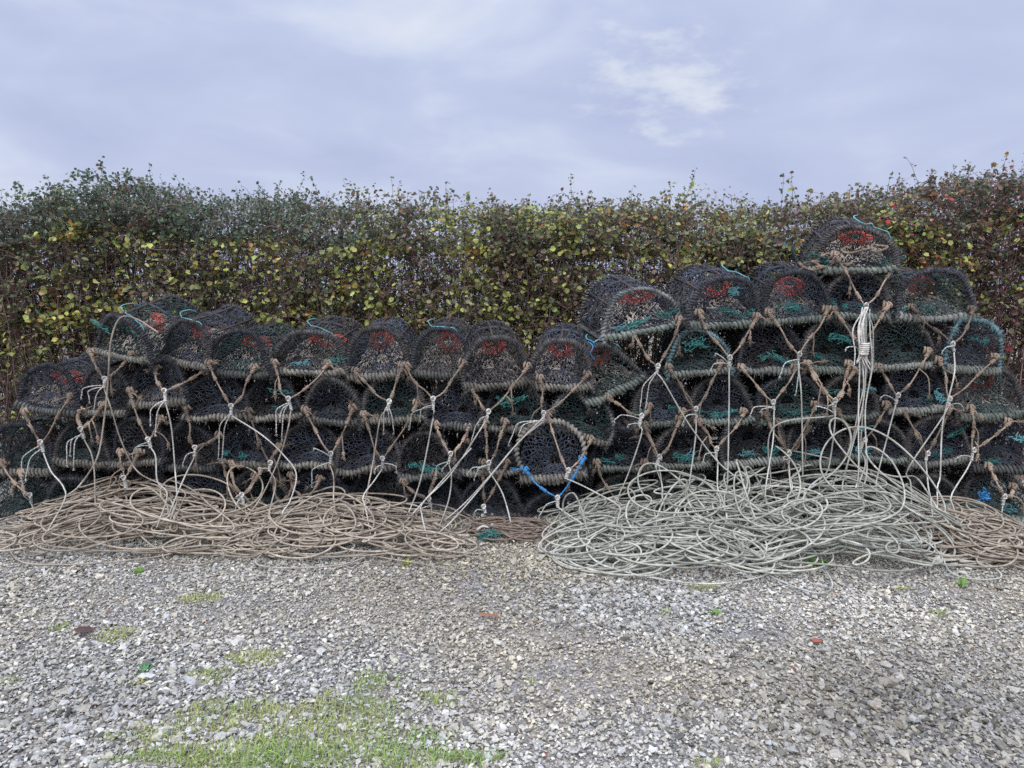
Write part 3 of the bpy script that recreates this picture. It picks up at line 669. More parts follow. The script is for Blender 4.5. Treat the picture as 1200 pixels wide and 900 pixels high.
# row of the pot, left tie, right tie, knot, tails (list of end points), leader (list of points), tail style
BR = [
 (3, c1(70, 410), c1(205, 365), c1(122, 500), [c1(62, 605), c1(75, 600)], [c1(150, 580), c1(185, 625)]),
 (3, c1(232, 405), c1(298, 392), c1(240, 462), [c1(195, 560), c1(215, 570), c1(205, 530)], None),
 (4, c1(265, 235), c1(385, 243), c1(308, 315), [c1(238, 362), c1(275, 402), c1(262, 372)], [c1(325, 395), c1(355, 490), c1(400, 580), c1(470, 618), c1(540, 640)]),
 (4, c1(455, 275), c1(600, 285), c1(483, 350), [c1(440, 440), c1(455, 470)], [c1(502, 450), c1(512, 560), c1(518, 640)]),
 (3, c1(380, 350), c1(470, 430), c1(437, 492), [c1(388, 535), c1(400, 510)], [c1(455, 540), c1(460, 610)]),
 (4, c1(612, 268), c1(745, 280), c1(678, 395), [c1(650, 550), c1(640, 540)], [c2(150, 450), c2(215, 510), c2(257, 570), c2(240, 650), c2(215, 690)]),
 (3, c1(545, 400), c1(640, 480), c1(572, 516), [c1(535, 560)], None),
 (2, c1(5, 560), c1(60, 590), c1(90, 655), [c1(75, 640)], None),
 (2, c1(352, 530), c1(405, 530), c1(365, 604), [], None),
 (2, c1(655, 560), c1(745, 600), c1(702, 662), [c1(690, 690)], None),
 (4, c2(188, 230), c2(355, 232), c2(235, 342), [c2(195, 445), c2(212, 458), c2(205, 400)], [c2(232, 430), c2(205, 520), c2(150, 640), c2(90, 725)]),
 (3, c2(110, 380), c2(205, 490), c2(177, 540), [c2(142, 550)], [c2(192, 600), c2(175, 680)]),
 (3, c2(285, 375), c2(432, 370), c2(365, 512), [c2(310, 490), c2(305, 605)], [c2(374, 580), c2(372, 640)]),
 (4, c2(440, 255), c2(586, 240), c2(545, 350), [c2(528, 440), c2(560, 440), c2(545, 400)], [c2(517, 400), c2(495, 530), c2(465, 690)]),
 (3, c2(468, 390), c2(632, 355), c2(525, 527), [c2(500, 560), c2(568, 560)], [c2(500, 590), c2(465, 640)]),
 (4, c2(600, 240), c2(775, 230), c2(682, 342), [c2(608, 425), c2(640, 400)], [c2(680, 400), c2(640, 600), c2(570, 770)]),
 (3, c2(690, 420), c2(792, 430), c2(735, 512), [c2(690, 580), c2(710, 555)], [c2(738, 580), c2(730, 650), c2(700, 740)]),
 (2, c2(55, 545), c2(150, 560), c2(90, 640), [c2(75, 660)], None),
 (2, c2(250, 600), c2(190, 600), c2(212, 672), [c2(205, 685)], None),
 (2, c2(330, 590), c2(240, 580), c2(275, 658), [], None),
 (2, c2(590, 600), c2(690, 575), c2(670, 652), [c2(630, 690)], None),
 (4, c3(135, 345), c3(296, 277), c3(180, 410), [c3(130, 495), c3(150, 440)], [c3(150, 470), c3(70, 590), c3(-10, 672)]),
 (4, c3(333, 312), c3(472, 300), c3(342, 415), [c3(270, 470), c3(240, 500)], [c3(270, 495), c3(180, 600), c3(95, 690), c3(-10, 770)]),
 (3, c3(355, 420), c3(482, 490), c3(413, 582), [], [c3(440, 615), c3(500, 645), c3(565, 685)]),
 (3, c3(170, 440), c3(230, 440), c3(182, 560), [c3(120, 585), c3(150, 572), c3(140, 600)], None),
 (2, c3(235, 560), c3(165, 560), c3(168, 688), [c3(140, 700)], None),
 (4, c3(535, 370), c3(655, 395), c3(628, 422), [c3(550, 430), c3(590, 445)], [c3(630, 470), c3(590, 590), c3(540, 700), c3(505, 770)]),
 (5, c3(605, 180), c3(742, 140), c3(676, 277), [c3(625, 395), c3(640, 400)], [c4(245, 520), c4(320, 645), c4(400, 750), c4(475, 815)]),
 (3, c3(645, 470), c3(742, 432), c3(680, 545), [], [c3(690, 620), c3(690, 650)]),
 (2, c3(500, 560), c3(640, 560), c3(556, 668), [c3(520, 690)], None),
 (5, c4(350, 320), c4(520, 330), c4(437, 452), [c4(378, 490), c4(395, 435)], [c4(436, 600), c4(430, 815)]),
 (5, c4(555, 320), c4(725, 310), c4(640, 442), [c4(585, 500), c4(632, 552)], [c4(648, 560), c4(652, 790)]),
 (4, c4(262, 480), c4(412, 470), c4(338, 602), [c4(300, 640)], [c4(338, 680), c4(320, 815)]),
 (4, c4(475, 480), c4(632, 480), c4(565, 582), [c4(498, 615), c4(530, 600)], [c4(565, 690), c4(542, 860)]),
 (4, c4(668, 470), c4(790, 470), c4(742, 590), [c4(690, 590)], [c5(18, 650), c5(8, 800)]),
 (3, c4(190, 650), c4(302, 610), c4(230, 742), [], [c4(236, 800), c4(240, 860)]),
 (3, c4(348, 640), c4(482, 610), c4(398, 718), [c4(360, 750)], [c4(402, 760), c4(402, 830)]),
 (3, c4(545, 620), c4(690, 590), c4(610, 732), [c4(595, 745)], [c4(612, 770), c4(615, 830)]),
 (6, c5(200, 150), c5(372, 180), c5(285, 300), [c5(265, 470), c5(275, 490), c5(300, 485), c5(310, 480), c5(290, 495)], [c5(288, 480), c5(262, 620), c5(228, 780)]),
 (5, c5(195, 310), c5(352, 298), c5(272, 410), [c5(228, 420)], [c5(280, 500), c5(275, 640), c5(265, 790)]),
 (5, c5(425, 305), c5(600, 310), c5(540, 412), [c5(510, 430)], [c5(545, 500), c5(512, 640), c5(505, 790)]),
 (4, c5(120, 470), c5(252, 488), c5(195, 577), [c5(175, 590)], [c5(195, 650), c5(178, 770)]),
 (4, c5(328, 480), c5(472, 432), c5(378, 562), [c5(330, 565)], [c5(350, 680), c5(315, 830)]),
 (4, c5(505, 460), c5(668, 450), c5(530, 572), [c5(572, 595)], [c5(500, 640), c5(410, 775)]),
 (3, c5(30, 640), c5(118, 660), c5(60, 732), [c5(45, 740)], [c5(62, 790), c5(70, 830)]),
 (3, c5(205, 610), c5(350, 590), c5(280, 692), [], [c5(285, 760), c5(262, 840)]),
 (3, c5(400, 610), c5(535, 600), c5(465, 732), [], [c5(466, 790), c5(470, 830)]),
 (3, c5(598, 600), c5(708, 640), c5(600, 722), [c5(548, 745)], [c5(580, 780), c5(538, 850)]),
 (2, c5(650, 770), c5(722, 830), c5(690, 858), [], None),
]
BLUE_EXTRA = (2, c3(290, 580), c3(458, 548), c3(383, 662), [c3(330, 712)], [c3(420, 710), c3(470, 745)])

def local_obj(name, mb, m, parent, world_parent):
    me = mb.mesh(name, m); o = ob(name, me, parent)
    if parent is world_parent: o.matrix_parent_inverse = world_parent.matrix_world.inverted()
    return o
def nearest_pot(row, x, y, blue=False):
    best = None
    for (r_, xc, yb, w, e, Y, i) in POT_OBJ:
        if blue:
            if POTS[i][6].get('blue'): return (r_, xc, yb, w, e, Y, i)
            continue
        if r_ != row or POTS[i][6].get('back'): continue
        d = abs(xc - x) + .3 * abs(yb - y)
        if best is None or d < best[0]: best = (d, (r_, xc, yb, w, e, Y, i))
    return best[1]
KNOTN = {}
HANG = []
USED = {}
def leg(mb, A, K, r, m_pitch, knots):
    d = K - A; sag = np.array([0, -.012, -.010])
    P = spline([A, A + d * .35 + sag + rng.normal(0, .006, 3), A + d * .7 + sag * 1.2 + rng.normal(0, .006, 3), K], step=.010)
    tube(mb, P, r, 9, lobes=3, pitch=.022)
    for f in knots:
        i = int(f * (len(P) - 1)); a, b = max(0, i - 2), min(len(P) - 1, i + 2)
        if b - a > 1: wrap(mb, P[a:b + 1], r * 1.15, r * .75, r * 1.45, 8, 6, jit=.4)
    return P
def bridle(rec, blue=False):
    row, pl, pr, pk, tails, leader = rec
    pot = nearest_pot(row, (pl[0] + pr[0]) / 2, (pl[1] + pr[1]) / 2, blue)
    e, Y, idx = pot[4], pot[5], pot[6]
    yk = min(4.40, front_y(max(1, row - 1)) - .05) - (.10 if blue else 0) - rng.uniform(0, .02)
    if pk[1] > 545: yk -= .04
    if 610 < pk[0] < 690 and pk[1] > 500: yk = 4.22
    A = at(pl[0], pl[1], Y - .03); B = at(pr[0], pr[1], Y - .03); K = at(pk[0], pk[1], yk)
    mb = MB(); m = M_blue if blue else (M_tan if rng.random() < .65 else M_tan2)
    r = .0058 if blue else rng.uniform(.0056, .0070)
    for Q in (A, B):
        leg(mb, Q, K + np.array([(-.006 if Q is A else .006), 0, .012]), r, .02, [rng.uniform(.25, .4), rng.uniform(.62, .85)] if rng.random() < .7 and not blue else [rng.uniform(.4, .7)])
        # the turns round the frame at the corner, and a frayed end
        wrap(mb, np.array([Q + (-.02, .028, .01), Q + (0, .02, .004), Q + (.02, .025, .012)]), .0185 if not blue else .013, .0075 if not blue else .0055, .017, 9, 6, jit=.4)
        wrap(mb, np.array([Q + (0, .0, .010), Q, Q + (K - Q) * .12]), .008, .006, .011, 8, 6, jit=.5)
        d = np.array([rng.normal(0, 1), -.35, rng.normal(-.3, .5)]); d /= np.linalg.norm(d)
        if rng.random() < .6:
            ln = rng.uniform(.03, .075); tube(mb, spline([Q, Q + d * ln * .6 + (0, 0, .008), Q + d * ln]), r * .85, 8, lobes=3, pitch=.02)
            q = Q + d * ln; dd = d + rng.normal(0, .45, (26, 3)); edges_mesh(mb, np.tile(q, (26, 1)), q + dd * rng.uniform(.012, .03, (26, 1)), .0011)
    for _ in range(int(rng.integers(0, 3))):
        Q = A if rng.random() < .5 else B; f = rng.uniform(.15, .75); s0 = Q + (K - Q) * f + np.array([0, -.02, -.005])
        ln = rng.uniform(.05, .16); dx = rng.normal(0, .35); E = s0 + np.array([dx * ln, -.02, -ln])
        P = spline([s0, s0 + (dx * ln * .7, -.02, -ln * .3), E + (0, 0, .02), E], step=.01); tube(mb, P, r * .8, 9, lobes=3, pitch=.02)
        if rng.random() < .6: wrap(mb, P[-4:], r, r * .7, r * 1.3, 8, 6, jit=.4)
        dd = np.array([0, 0, -1]) + rng.normal(0, .45, (22, 3)); edges_mesh(mb, np.tile(E, (22, 1)), E + dd * rng.uniform(.01, .026, (22, 1)), .0011)
    br = local_obj('bridle', mb, m, e, e)
    if blue: br['label'] = 'bright blue bridle rope'
    # white becket knot
    mb = MB(); kd = np.array([rng.normal(0, .18), -.02, 1]); kd /= np.linalg.norm(kd)
    L = rng.uniform(.036, .060); kr = rng.uniform(.8, 1.0)
    wrap(mb, np.array([K + kd * .016, K - kd * L * .5, K - kd * L]), .0068 * kr, .0048 * kr, .0092, 9, 7, jit=.5)
    t = np.linspace(-.4, 2 * PI - .6, 16); lp = K + kd * .012 + np.stack([.012 * np.cos(t), -.01 + .006 * np.sin(t * 2), .014 * np.sin(t)], 1); tube(mb, lp, .0046, 7)
    local_obj('knot', mb, M_white, br, e)
    if tails:
        mb = MB()
        for tl in tails:
            T_ = at(tl[0], tl[1], yk - .025 - rng.uniform(0, .03)); s = K - kd * L * rng.uniform(.1, .9)
            mid = (s + T_) / 2 + np.array([(T_[0] - s[0]) * .25 + rng.normal(0, .008), -.02, .25 * np.linalg.norm(T_ - s) * rng.uniform(.3, 1)])
            P = spline([s, s + (mid - s) * .5 + (0, -.01, .008), mid, mid + (T_ - mid) * .6, T_], step=.008); tube(mb, P, .0042, 8, lobes=2, pitch=.02, depth=.4)
            dd = np.array([0, 0, -1]) + rng.normal(0, .3, (10, 3)); edges_mesh(mb, np.tile(T_, (10, 1)), T_ + dd * .014, .001)
        local_obj('loose_end', mb, M_tail if rng.random() < .5 else M_white, br, e)
    if not leader and not blue and rng.random() < .8 and row > 1:
        gx_ = pk[0] + rng.uniform(-45, 45); leader = [((pk[0] * .6 + gx_ * .4) + rng.uniform(-8, 8), pk[1] + 38), (gx_, max(pk[1] + 55, rng.uniform(605, 632)))]
    if leader:
        HANG.append((idx, K - kd * L, yk, leader, blue, rec))
for b in BR: bridle(b)
bridle(BLUE_EXTRA, True)

# ------------------------------------------------------------------ ropes that hang from the knots down to the heaps
HCOUNT = {}
def hang(idx, K, yk, pts, blue, rec):
    row = POTS[idx][0]
    n = len(pts); W = [K]
    for i, p in enumerate(pts):
        f = (i + 1) / n; Yp = yk - .03 - (.22 * f * f if p[1] > 560 else .06 * f)
        W.append(at(p[0], p[1], Yp))
    end = W[-1] + np.array([rng.normal(0, .03), -.04, -.07]); end[2] = max(end[2], .02); W.append(end); W.append(np.array([end[0] + rng.normal(0, .05), end[1] - .10, max(.03, end[2] - .16)]))
    mb = MB(); P = spline(W, step=.012); P += np.stack([smooth_noise(len(P), 30, .002)] * 3, 1)
    right = pts[-1][0] > 610
    tube(mb, P, .0052, 8, lobes=3, pitch=.02, depth=.22)
    me = mb.mesh('hanging_rope', M_cream if right or rng.random() < .5 else M_heapL)
    o = ob('hanging_rope', me)
    i0 = HCOUNT.get(idx, 0); HCOUNT[idx] = i0 + 1
    if POTS[idx][6].get('blue'): lab = 'cream rope running right from the blue bridle knot to the pale heap'
    elif row == 6: lab = 'cream rope hanging below the bunched white lines of the very top pot'
    else: lab = f"{'cream' if me.materials[0] is M_cream else 'brownish'} rope hanging from the {ORD[rank[idx]]} pot of the {ROWN[row]}" + (' by its second knot' if i0 else '')
    props(o, lab, 'rope', 'ropes hanging from the bridle knots')
for h in HANG: hang(*h)

def strand(name, pts3, r, m, label, cat='rope', group=None, lobes=3):
    mb = MB(); tube(mb, spline(pts3, step=.012), r, 8, lobes=lobes, pitch=.022, depth=.22); o = ob(name, mb.mesh(name, m)); props(o, label, cat, group); return o
# extra long lines seen in front of the pots
strand('hanging_rope', [at(*c1(465, 175), 4.33), at(*c1(400, 135), 4.36), at(*c1(352, 132), 4.32), at(*c1(325, 200), 4.28), at(*c1(316, 320), 4.27), at(*c1(305, 430), 4.26), at(*c1(285, 540), 4.22), at(*c1(235, 620), 4.15), at(*c1(200, 650), 4.08)], .006, M_heapL, 'long brown rope looped over the front of the upper left pot', group='ropes hanging from the bridle knots')
strand('hanging_rope', [at(*c2(800, 490), 4.30), at(*c2(720, 580), 4.26), at(*c2(640, 670), 4.2), at(*c2(560, 760), 4.08)], .0055, M_cream, 'pale rope slanting down left of the round ended pot', group='ropes hanging from the bridle knots')
strand('hanging_rope', [at(*c3(345, 420), 4.29), at(*c3(255, 512), 4.27), at(*c3(150, 640), 4.2), at(*c3(60, 740), 4.08), at(*c3(-20, 800), 3.98)], .0055, M_cream, 'cream rope slanting lowest across the middle pots to the brown heap', group='ropes hanging from the bridle knots')
for j, (dx, e_) in enumerate(((-2, (1006, 552)), (6, (1016, 548)), (2, (990, 555)))):
    strand('hanging_rope', [at(1013 + dx, 362, 4.38), at(1010 + dx * 1.6, 390, 4.36), at(1011 + dx * 1.8, 430, 4.34), at(1008 + dx, 480, 4.31), at(*e_, 4.2), at(e_[0] - 3, e_[1] + 20, 4.1)], .0052, M_cream,
           ('left cream line of the bunch hanging from the top pot', 'right cream line of the bunch hanging from the top pot', 'middle cream line of the bunch hanging from the top pot')[j], group='ropes hanging from the bridle knots')
mb = MB()
for k in range(7):
    x = 1011 + rng.normal(0, 3.5); tube(mb, spline([at(1014 + rng.normal(0, 2), 360, 4.37), at(x - 5 + k, 385, 4.34), at(x - 3 + k, 412, 4.335), at(x - 10 + 4 * k, 428 + rng.uniform(-5, 8), 4.33)], step=.01), .0046, 8, lobes=3, pitch=.02)
wrap(mb, np.array([at(1014, 402, 4.335), at(1013, 408, 4.335), at(1012, 415, 4.335)]), .022, .006, .012, 10, 6)
props(ob('rope_hank', mb.mesh('rope_hank', M_white)), 'bunched white rope hank hanging in front of the tall right stack', 'rope')

# ------------------------------------------------------------------ heaps of rope
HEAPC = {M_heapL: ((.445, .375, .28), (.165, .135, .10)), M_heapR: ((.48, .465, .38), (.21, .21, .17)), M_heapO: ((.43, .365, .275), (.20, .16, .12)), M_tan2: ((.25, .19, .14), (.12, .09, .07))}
M_heap = tint_mat('weathered_rope_painted_lay', .9, .15)
def heap(name, px, py_front, py_back, half_px, hgt, loops, m, label, r=.0053, rad=(.12, .30), upright=.12, skew=0.0):
    f = ground_at(px, py_front); b = ground_at(px, py_back)
    cx, cy = f[0], (f[1] + b[1]) / 2; hb = abs(b[1] - f[1]) / 2; ha = abs(ground_at(px + half_px, (py_front + py_back) / 2)[0] - ground_at(px, (py_front + py_back) / 2)[0])
    per = 30; n = loops * per; t = np.arange(n) / per
    rx = np.clip(rad[0] + (rad[1] - rad[0]) * (.45 + smooth_noise(n, per * .9, .75)), .05, rad[1] * 1.35)
    ry = np.clip(rx * (.62 + smooth_noise(n, per * 1.6, .22)), .04, hb * .9)
    ox = np.tanh(1.25 * smooth_noise(n, per * 1.5, 1.0)); oy = np.tanh(1.25 * smooth_noise(n, per * 1.2, 1.0))
    th = 2 * PI * t + smooth_noise(n, per * .6, .5); rot = smooth_noise(n, per * 4, .7)
    x0 = rx * np.cos(th); y0 = ry * np.sin(th)
    x0 = x0 + smooth_noise(n, per * .35, .02); y0 = y0 + smooth_noise(n, per * .35, .016)
    X = ox * (ha - rx * .85) + x0 * np.cos(rot) - y0 * np.sin(rot) * .6; Yv = oy * (hb - ry * .8) + x0 * np.sin(rot) * .6 + y0 * np.cos(rot)
    X += skew * Yv
    # keep inside the footprint
    pa = np.arctan2(Yv / hb, X / ha); f1, f2, f3 = rng.uniform(0, 6, 3); edge = 1 + .10 * np.sin(3 * pa + f1) + .09 * np.sin(5 * pa + f2) + .06 * np.sin(9 * pa + f3) + smooth_noise(n, per * 1.5, .10)
    q = np.sqrt((X / ha) ** 2 + (Yv / hb) ** 2) / edge; s = np.where(q > 1, 1 / q ** .8, 1); X *= s; Yv *= s; q = np.minimum(q, 1)
    lay = t / loops
    top = hgt * (1 - np.minimum(np.abs(X) / ha, 1) ** 2.0) ** .8 * (1 + .14 * np.sin(X / ha * 5 + f1)) * np.clip(.45 + .55 * (Yv / hb * .5 + .5) * 1.6, 0, 1.15) * np.sqrt(np.clip(1 - q ** 4, 0, 1))
    Z = r + .02 + top * lay * (.90 + smooth_noise(n, per * .7, .10)) + np.abs(smooth_noise(n, per * .4, .016))
    up = np.clip(smooth_noise(n, per * 1.3, 1) - .55, 0, 1) * (lay > .45) * (Yv > -.1 * hb) * np.clip(np.sin(th) * .5 + .5, 0, 1); Z += up * upright * 1.6
    P = np.stack([cx + X, cy + Yv, Z], 1)
    k = np.ones(7) / 7
    for a in range(3): P[3:-3, a] = np.convolve(P[:, a], k, 'valid')
    m3 = 3; xi = np.linspace(0, n - 1, n * m3); P = np.stack([np.interp(xi, np.arange(n), P[:, a]) for a in range(3)], 1)
    for a in range(3): P[2:-2, a] = np.convolve(P[:, a], np.ones(5) / 5, 'valid')
    nn = len(P); mb = MB(); tube(mb, P, r * (1 + smooth_noise(nn, 9, .07)), 6, cap=False)
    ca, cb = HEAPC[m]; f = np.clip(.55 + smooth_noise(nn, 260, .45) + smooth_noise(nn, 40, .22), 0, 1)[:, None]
    c = (np.array(cb) * (1 - f) + np.array(ca) * f) * np.clip(1 + rng.normal(0, .17, (nn, 1)), .5, 1.5)  # random light and dark dashes painted in for the shading of strand lay
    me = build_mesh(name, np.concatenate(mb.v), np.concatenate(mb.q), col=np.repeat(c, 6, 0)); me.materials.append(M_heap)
    o = ob(name, me); props(o, label, 'rope heap', 'rope heaps on the ground before the pots'); return o
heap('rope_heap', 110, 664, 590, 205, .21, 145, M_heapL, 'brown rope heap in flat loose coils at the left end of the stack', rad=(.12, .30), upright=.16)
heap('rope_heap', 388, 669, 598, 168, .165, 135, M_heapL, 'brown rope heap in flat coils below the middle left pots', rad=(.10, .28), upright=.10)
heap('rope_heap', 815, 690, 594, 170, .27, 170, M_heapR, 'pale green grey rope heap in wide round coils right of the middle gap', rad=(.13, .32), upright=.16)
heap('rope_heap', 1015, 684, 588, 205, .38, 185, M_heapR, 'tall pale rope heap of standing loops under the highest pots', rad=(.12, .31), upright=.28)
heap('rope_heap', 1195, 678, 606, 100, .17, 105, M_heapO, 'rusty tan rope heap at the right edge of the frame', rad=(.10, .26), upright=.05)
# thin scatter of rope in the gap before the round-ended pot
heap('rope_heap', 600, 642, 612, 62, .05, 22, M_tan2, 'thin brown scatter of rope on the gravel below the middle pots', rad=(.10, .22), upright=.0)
def gl(pts, z=.030): return [ground_at(*p) + np.array([0, 0, z]) for p in pts]
G = 'loose rope loops on the gravel before the heaps'
strand('loose_rope', gl([(30, 610), (12, 640), (25, 664), (75, 668), (140, 664), (200, 655), (215, 640)]), .0052, M_heapL, 'brown rope loop spilling furthest left onto the gravel', group=G)
strand('loose_rope', gl([(190, 640), (195, 663), (230, 668), (262, 660), (255, 640)]), .0052, M_heapL, 'short brown rope loop on gravel between the two brown heaps', group=G)
strand('loose_rope', gl([(330, 640), (300, 664), (330, 672), (400, 668), (450, 650)]), .0052, M_heapL, 'long brown rope loop on gravel before the second brown heap', group=G)
strand('loose_rope', gl([(440, 658), (500, 668), (545, 676), (565, 666), (550, 658), (500, 655), (420, 640)]), .0042, M_heapL, 'thin brown rope trailing right onto bare gravel at the middle', group=G)
strand('loose_rope', gl([(890, 640), (885, 668), (920, 690), (960, 702), (975, 692), (965, 670), (960, 650)]), .0052, M_heapR, 'pale rope loop reaching furthest forward onto the gravel', group=G)
strand('loose_rope', gl([(1105, 640), (1108, 670), (1130, 684), (1170, 684), (1165, 672), (1130, 655)]), .0052, M_heapR, 'pale rope loop on gravel before the rusty heap', group=G)
strand('loose_rope', gl([(700, 610), (672, 632), (680, 655), (720, 675), (790, 690), (850, 692), (905, 678), (900, 650)], .04), .0054, M_heapR, 'outermost pale rope rounding the front of the second heap from the gap', group=G)

# teal scrap on the gravel and a blue rag low at the right
mb = MB(); tangle(mb, .05, 22, .0028); o = ob('twine_scrap', mb.mesh('twine_scrap', M_teal)); c = ground_at(571, 637); o.location = c + np.array([0, 0, .045]); props(o, 'teal twine scrap lying on the gravel below the middle pots', 'twine')
strand('rope_offcut', gl([(560, 632), (566, 628), (574, 629), (578, 624)], .06), .009, M_white, 'short white rope offcut touching the teal twine scrap', 'rope')
mb = MB(); tangle(mb, .04, 14, .0045); o = ob('blue_cord', mb.mesh('blue_cord', M_blue)); o.location = at(1154, 583, 4.30); props(o, 'bright blue cord tangle low among the pots at the right', 'cord')
mb = MB(); tube(mb, spline([at(689, 400, 4.42), at(695, 406, 4.39), at(692, 414, 4.38), at(697, 422, 4.40)], 6), .0028, 6); tube(mb, spline([at(688, 398, 4.42), at(693, 399, 4.40), at(697, 404, 4.42)], 6), .0026, 6)
props(ob('blue_cord', mb.mesh('blue_cord', M_blue)), 'short light blue cord on the tilted pot of the fourth row', 'cord')

# ------------------------------------------------------------------ hedge
PROF = np.array([(-400, 248), (-100, 252), (0, 254), (60, 246), (110, 226), (150, 211), (200, 222), (245, 240), (300, 232), (350, 236), (400, 248), (430, 240), (480, 243), (560, 245), (640, 248), (700, 244), (760, 246), (800, 242), (870, 250), (940, 242), (1000, 236), (1050, 226), (1085, 214), (1150, 212), (1200, 202), (1300, 205), (1600, 210)], float)
HY = 5.55
def top_z(x):
    px = CX + x / 5.62 * F
    py = np.interp(px, PROF[:, 0], PROF[:, 1])
    yc = (CY - py) / F
    py = py + np.where(px < 720, 7, 2) + (value_noise(np.asarray(x, float), np.zeros(np.shape(x)) + 3.3, 2.1, 61) - .5) * 30 + (value_noise(np.asarray(x, float), np.zeros(np.shape(x)) + 1.3, 6.5, 62) - .5) * 22
    t = HY / (math.cos(PITCH) + yc * math.sin(PITCH)); return CAMZ + (-math.sin(PITCH) + yc * math.cos(PITCH)) * t
def leaves(P, size, nrm_up, col, droop=.3):
    n = len(P); a = rng.uniform(0, 2 * PI, n); el = rng.normal(-droop, .55, n)
    d = np.stack([np.cos(a) * np.cos(el), np.sin(a) * np.cos(el), np.sin(el)], 1)
    up = np.array([0, 0, 1.0]) * nrm_up + rng.normal(0, .55, (n, 3)) + np.array([0, -.35, 0])
    s = np.cross(d, up); s /= np.linalg.norm(s, axis=1)[:, None] + 1e-9; nn = np.cross(s, d)
    L = size[:, None]; w = rng.uniform(.36, .52, (n, 1)) * L; fold = rng.uniform(.02, .25, (n, 1)) * L
    V = np.stack([P, P + d * L * .22 + s * w * .8 + nn * fold, P + d * L * .62 + s * w + nn * fold, P + d * L - nn * fold * .3, P + d * L * .62 - s * w + nn * fold, P + d * L * .22 - s * w * .8 + nn * fold], 1)
    b = np.arange(n)[:, None] * 6
    Q = np.concatenate([b + [[0, 1, 2, 3]], b + [[0, 3, 4, 5]]])
    return V.reshape(-1, 3), Q, np.repeat(col, 6, 0)
GREEN = np.array([.090, .125, .066]); BLUEG = np.array([.13, .165, .12]); YG = np.array([.42, .43, .12]); YEL = np.array([.50, .41, .11]); ORG = np.array([.42, .21, .07]); BRN = np.array([.165, .108, .078]); REDL = np.array([.40, .06, .06]); OLIVE = np.array([.20, .20, .09])

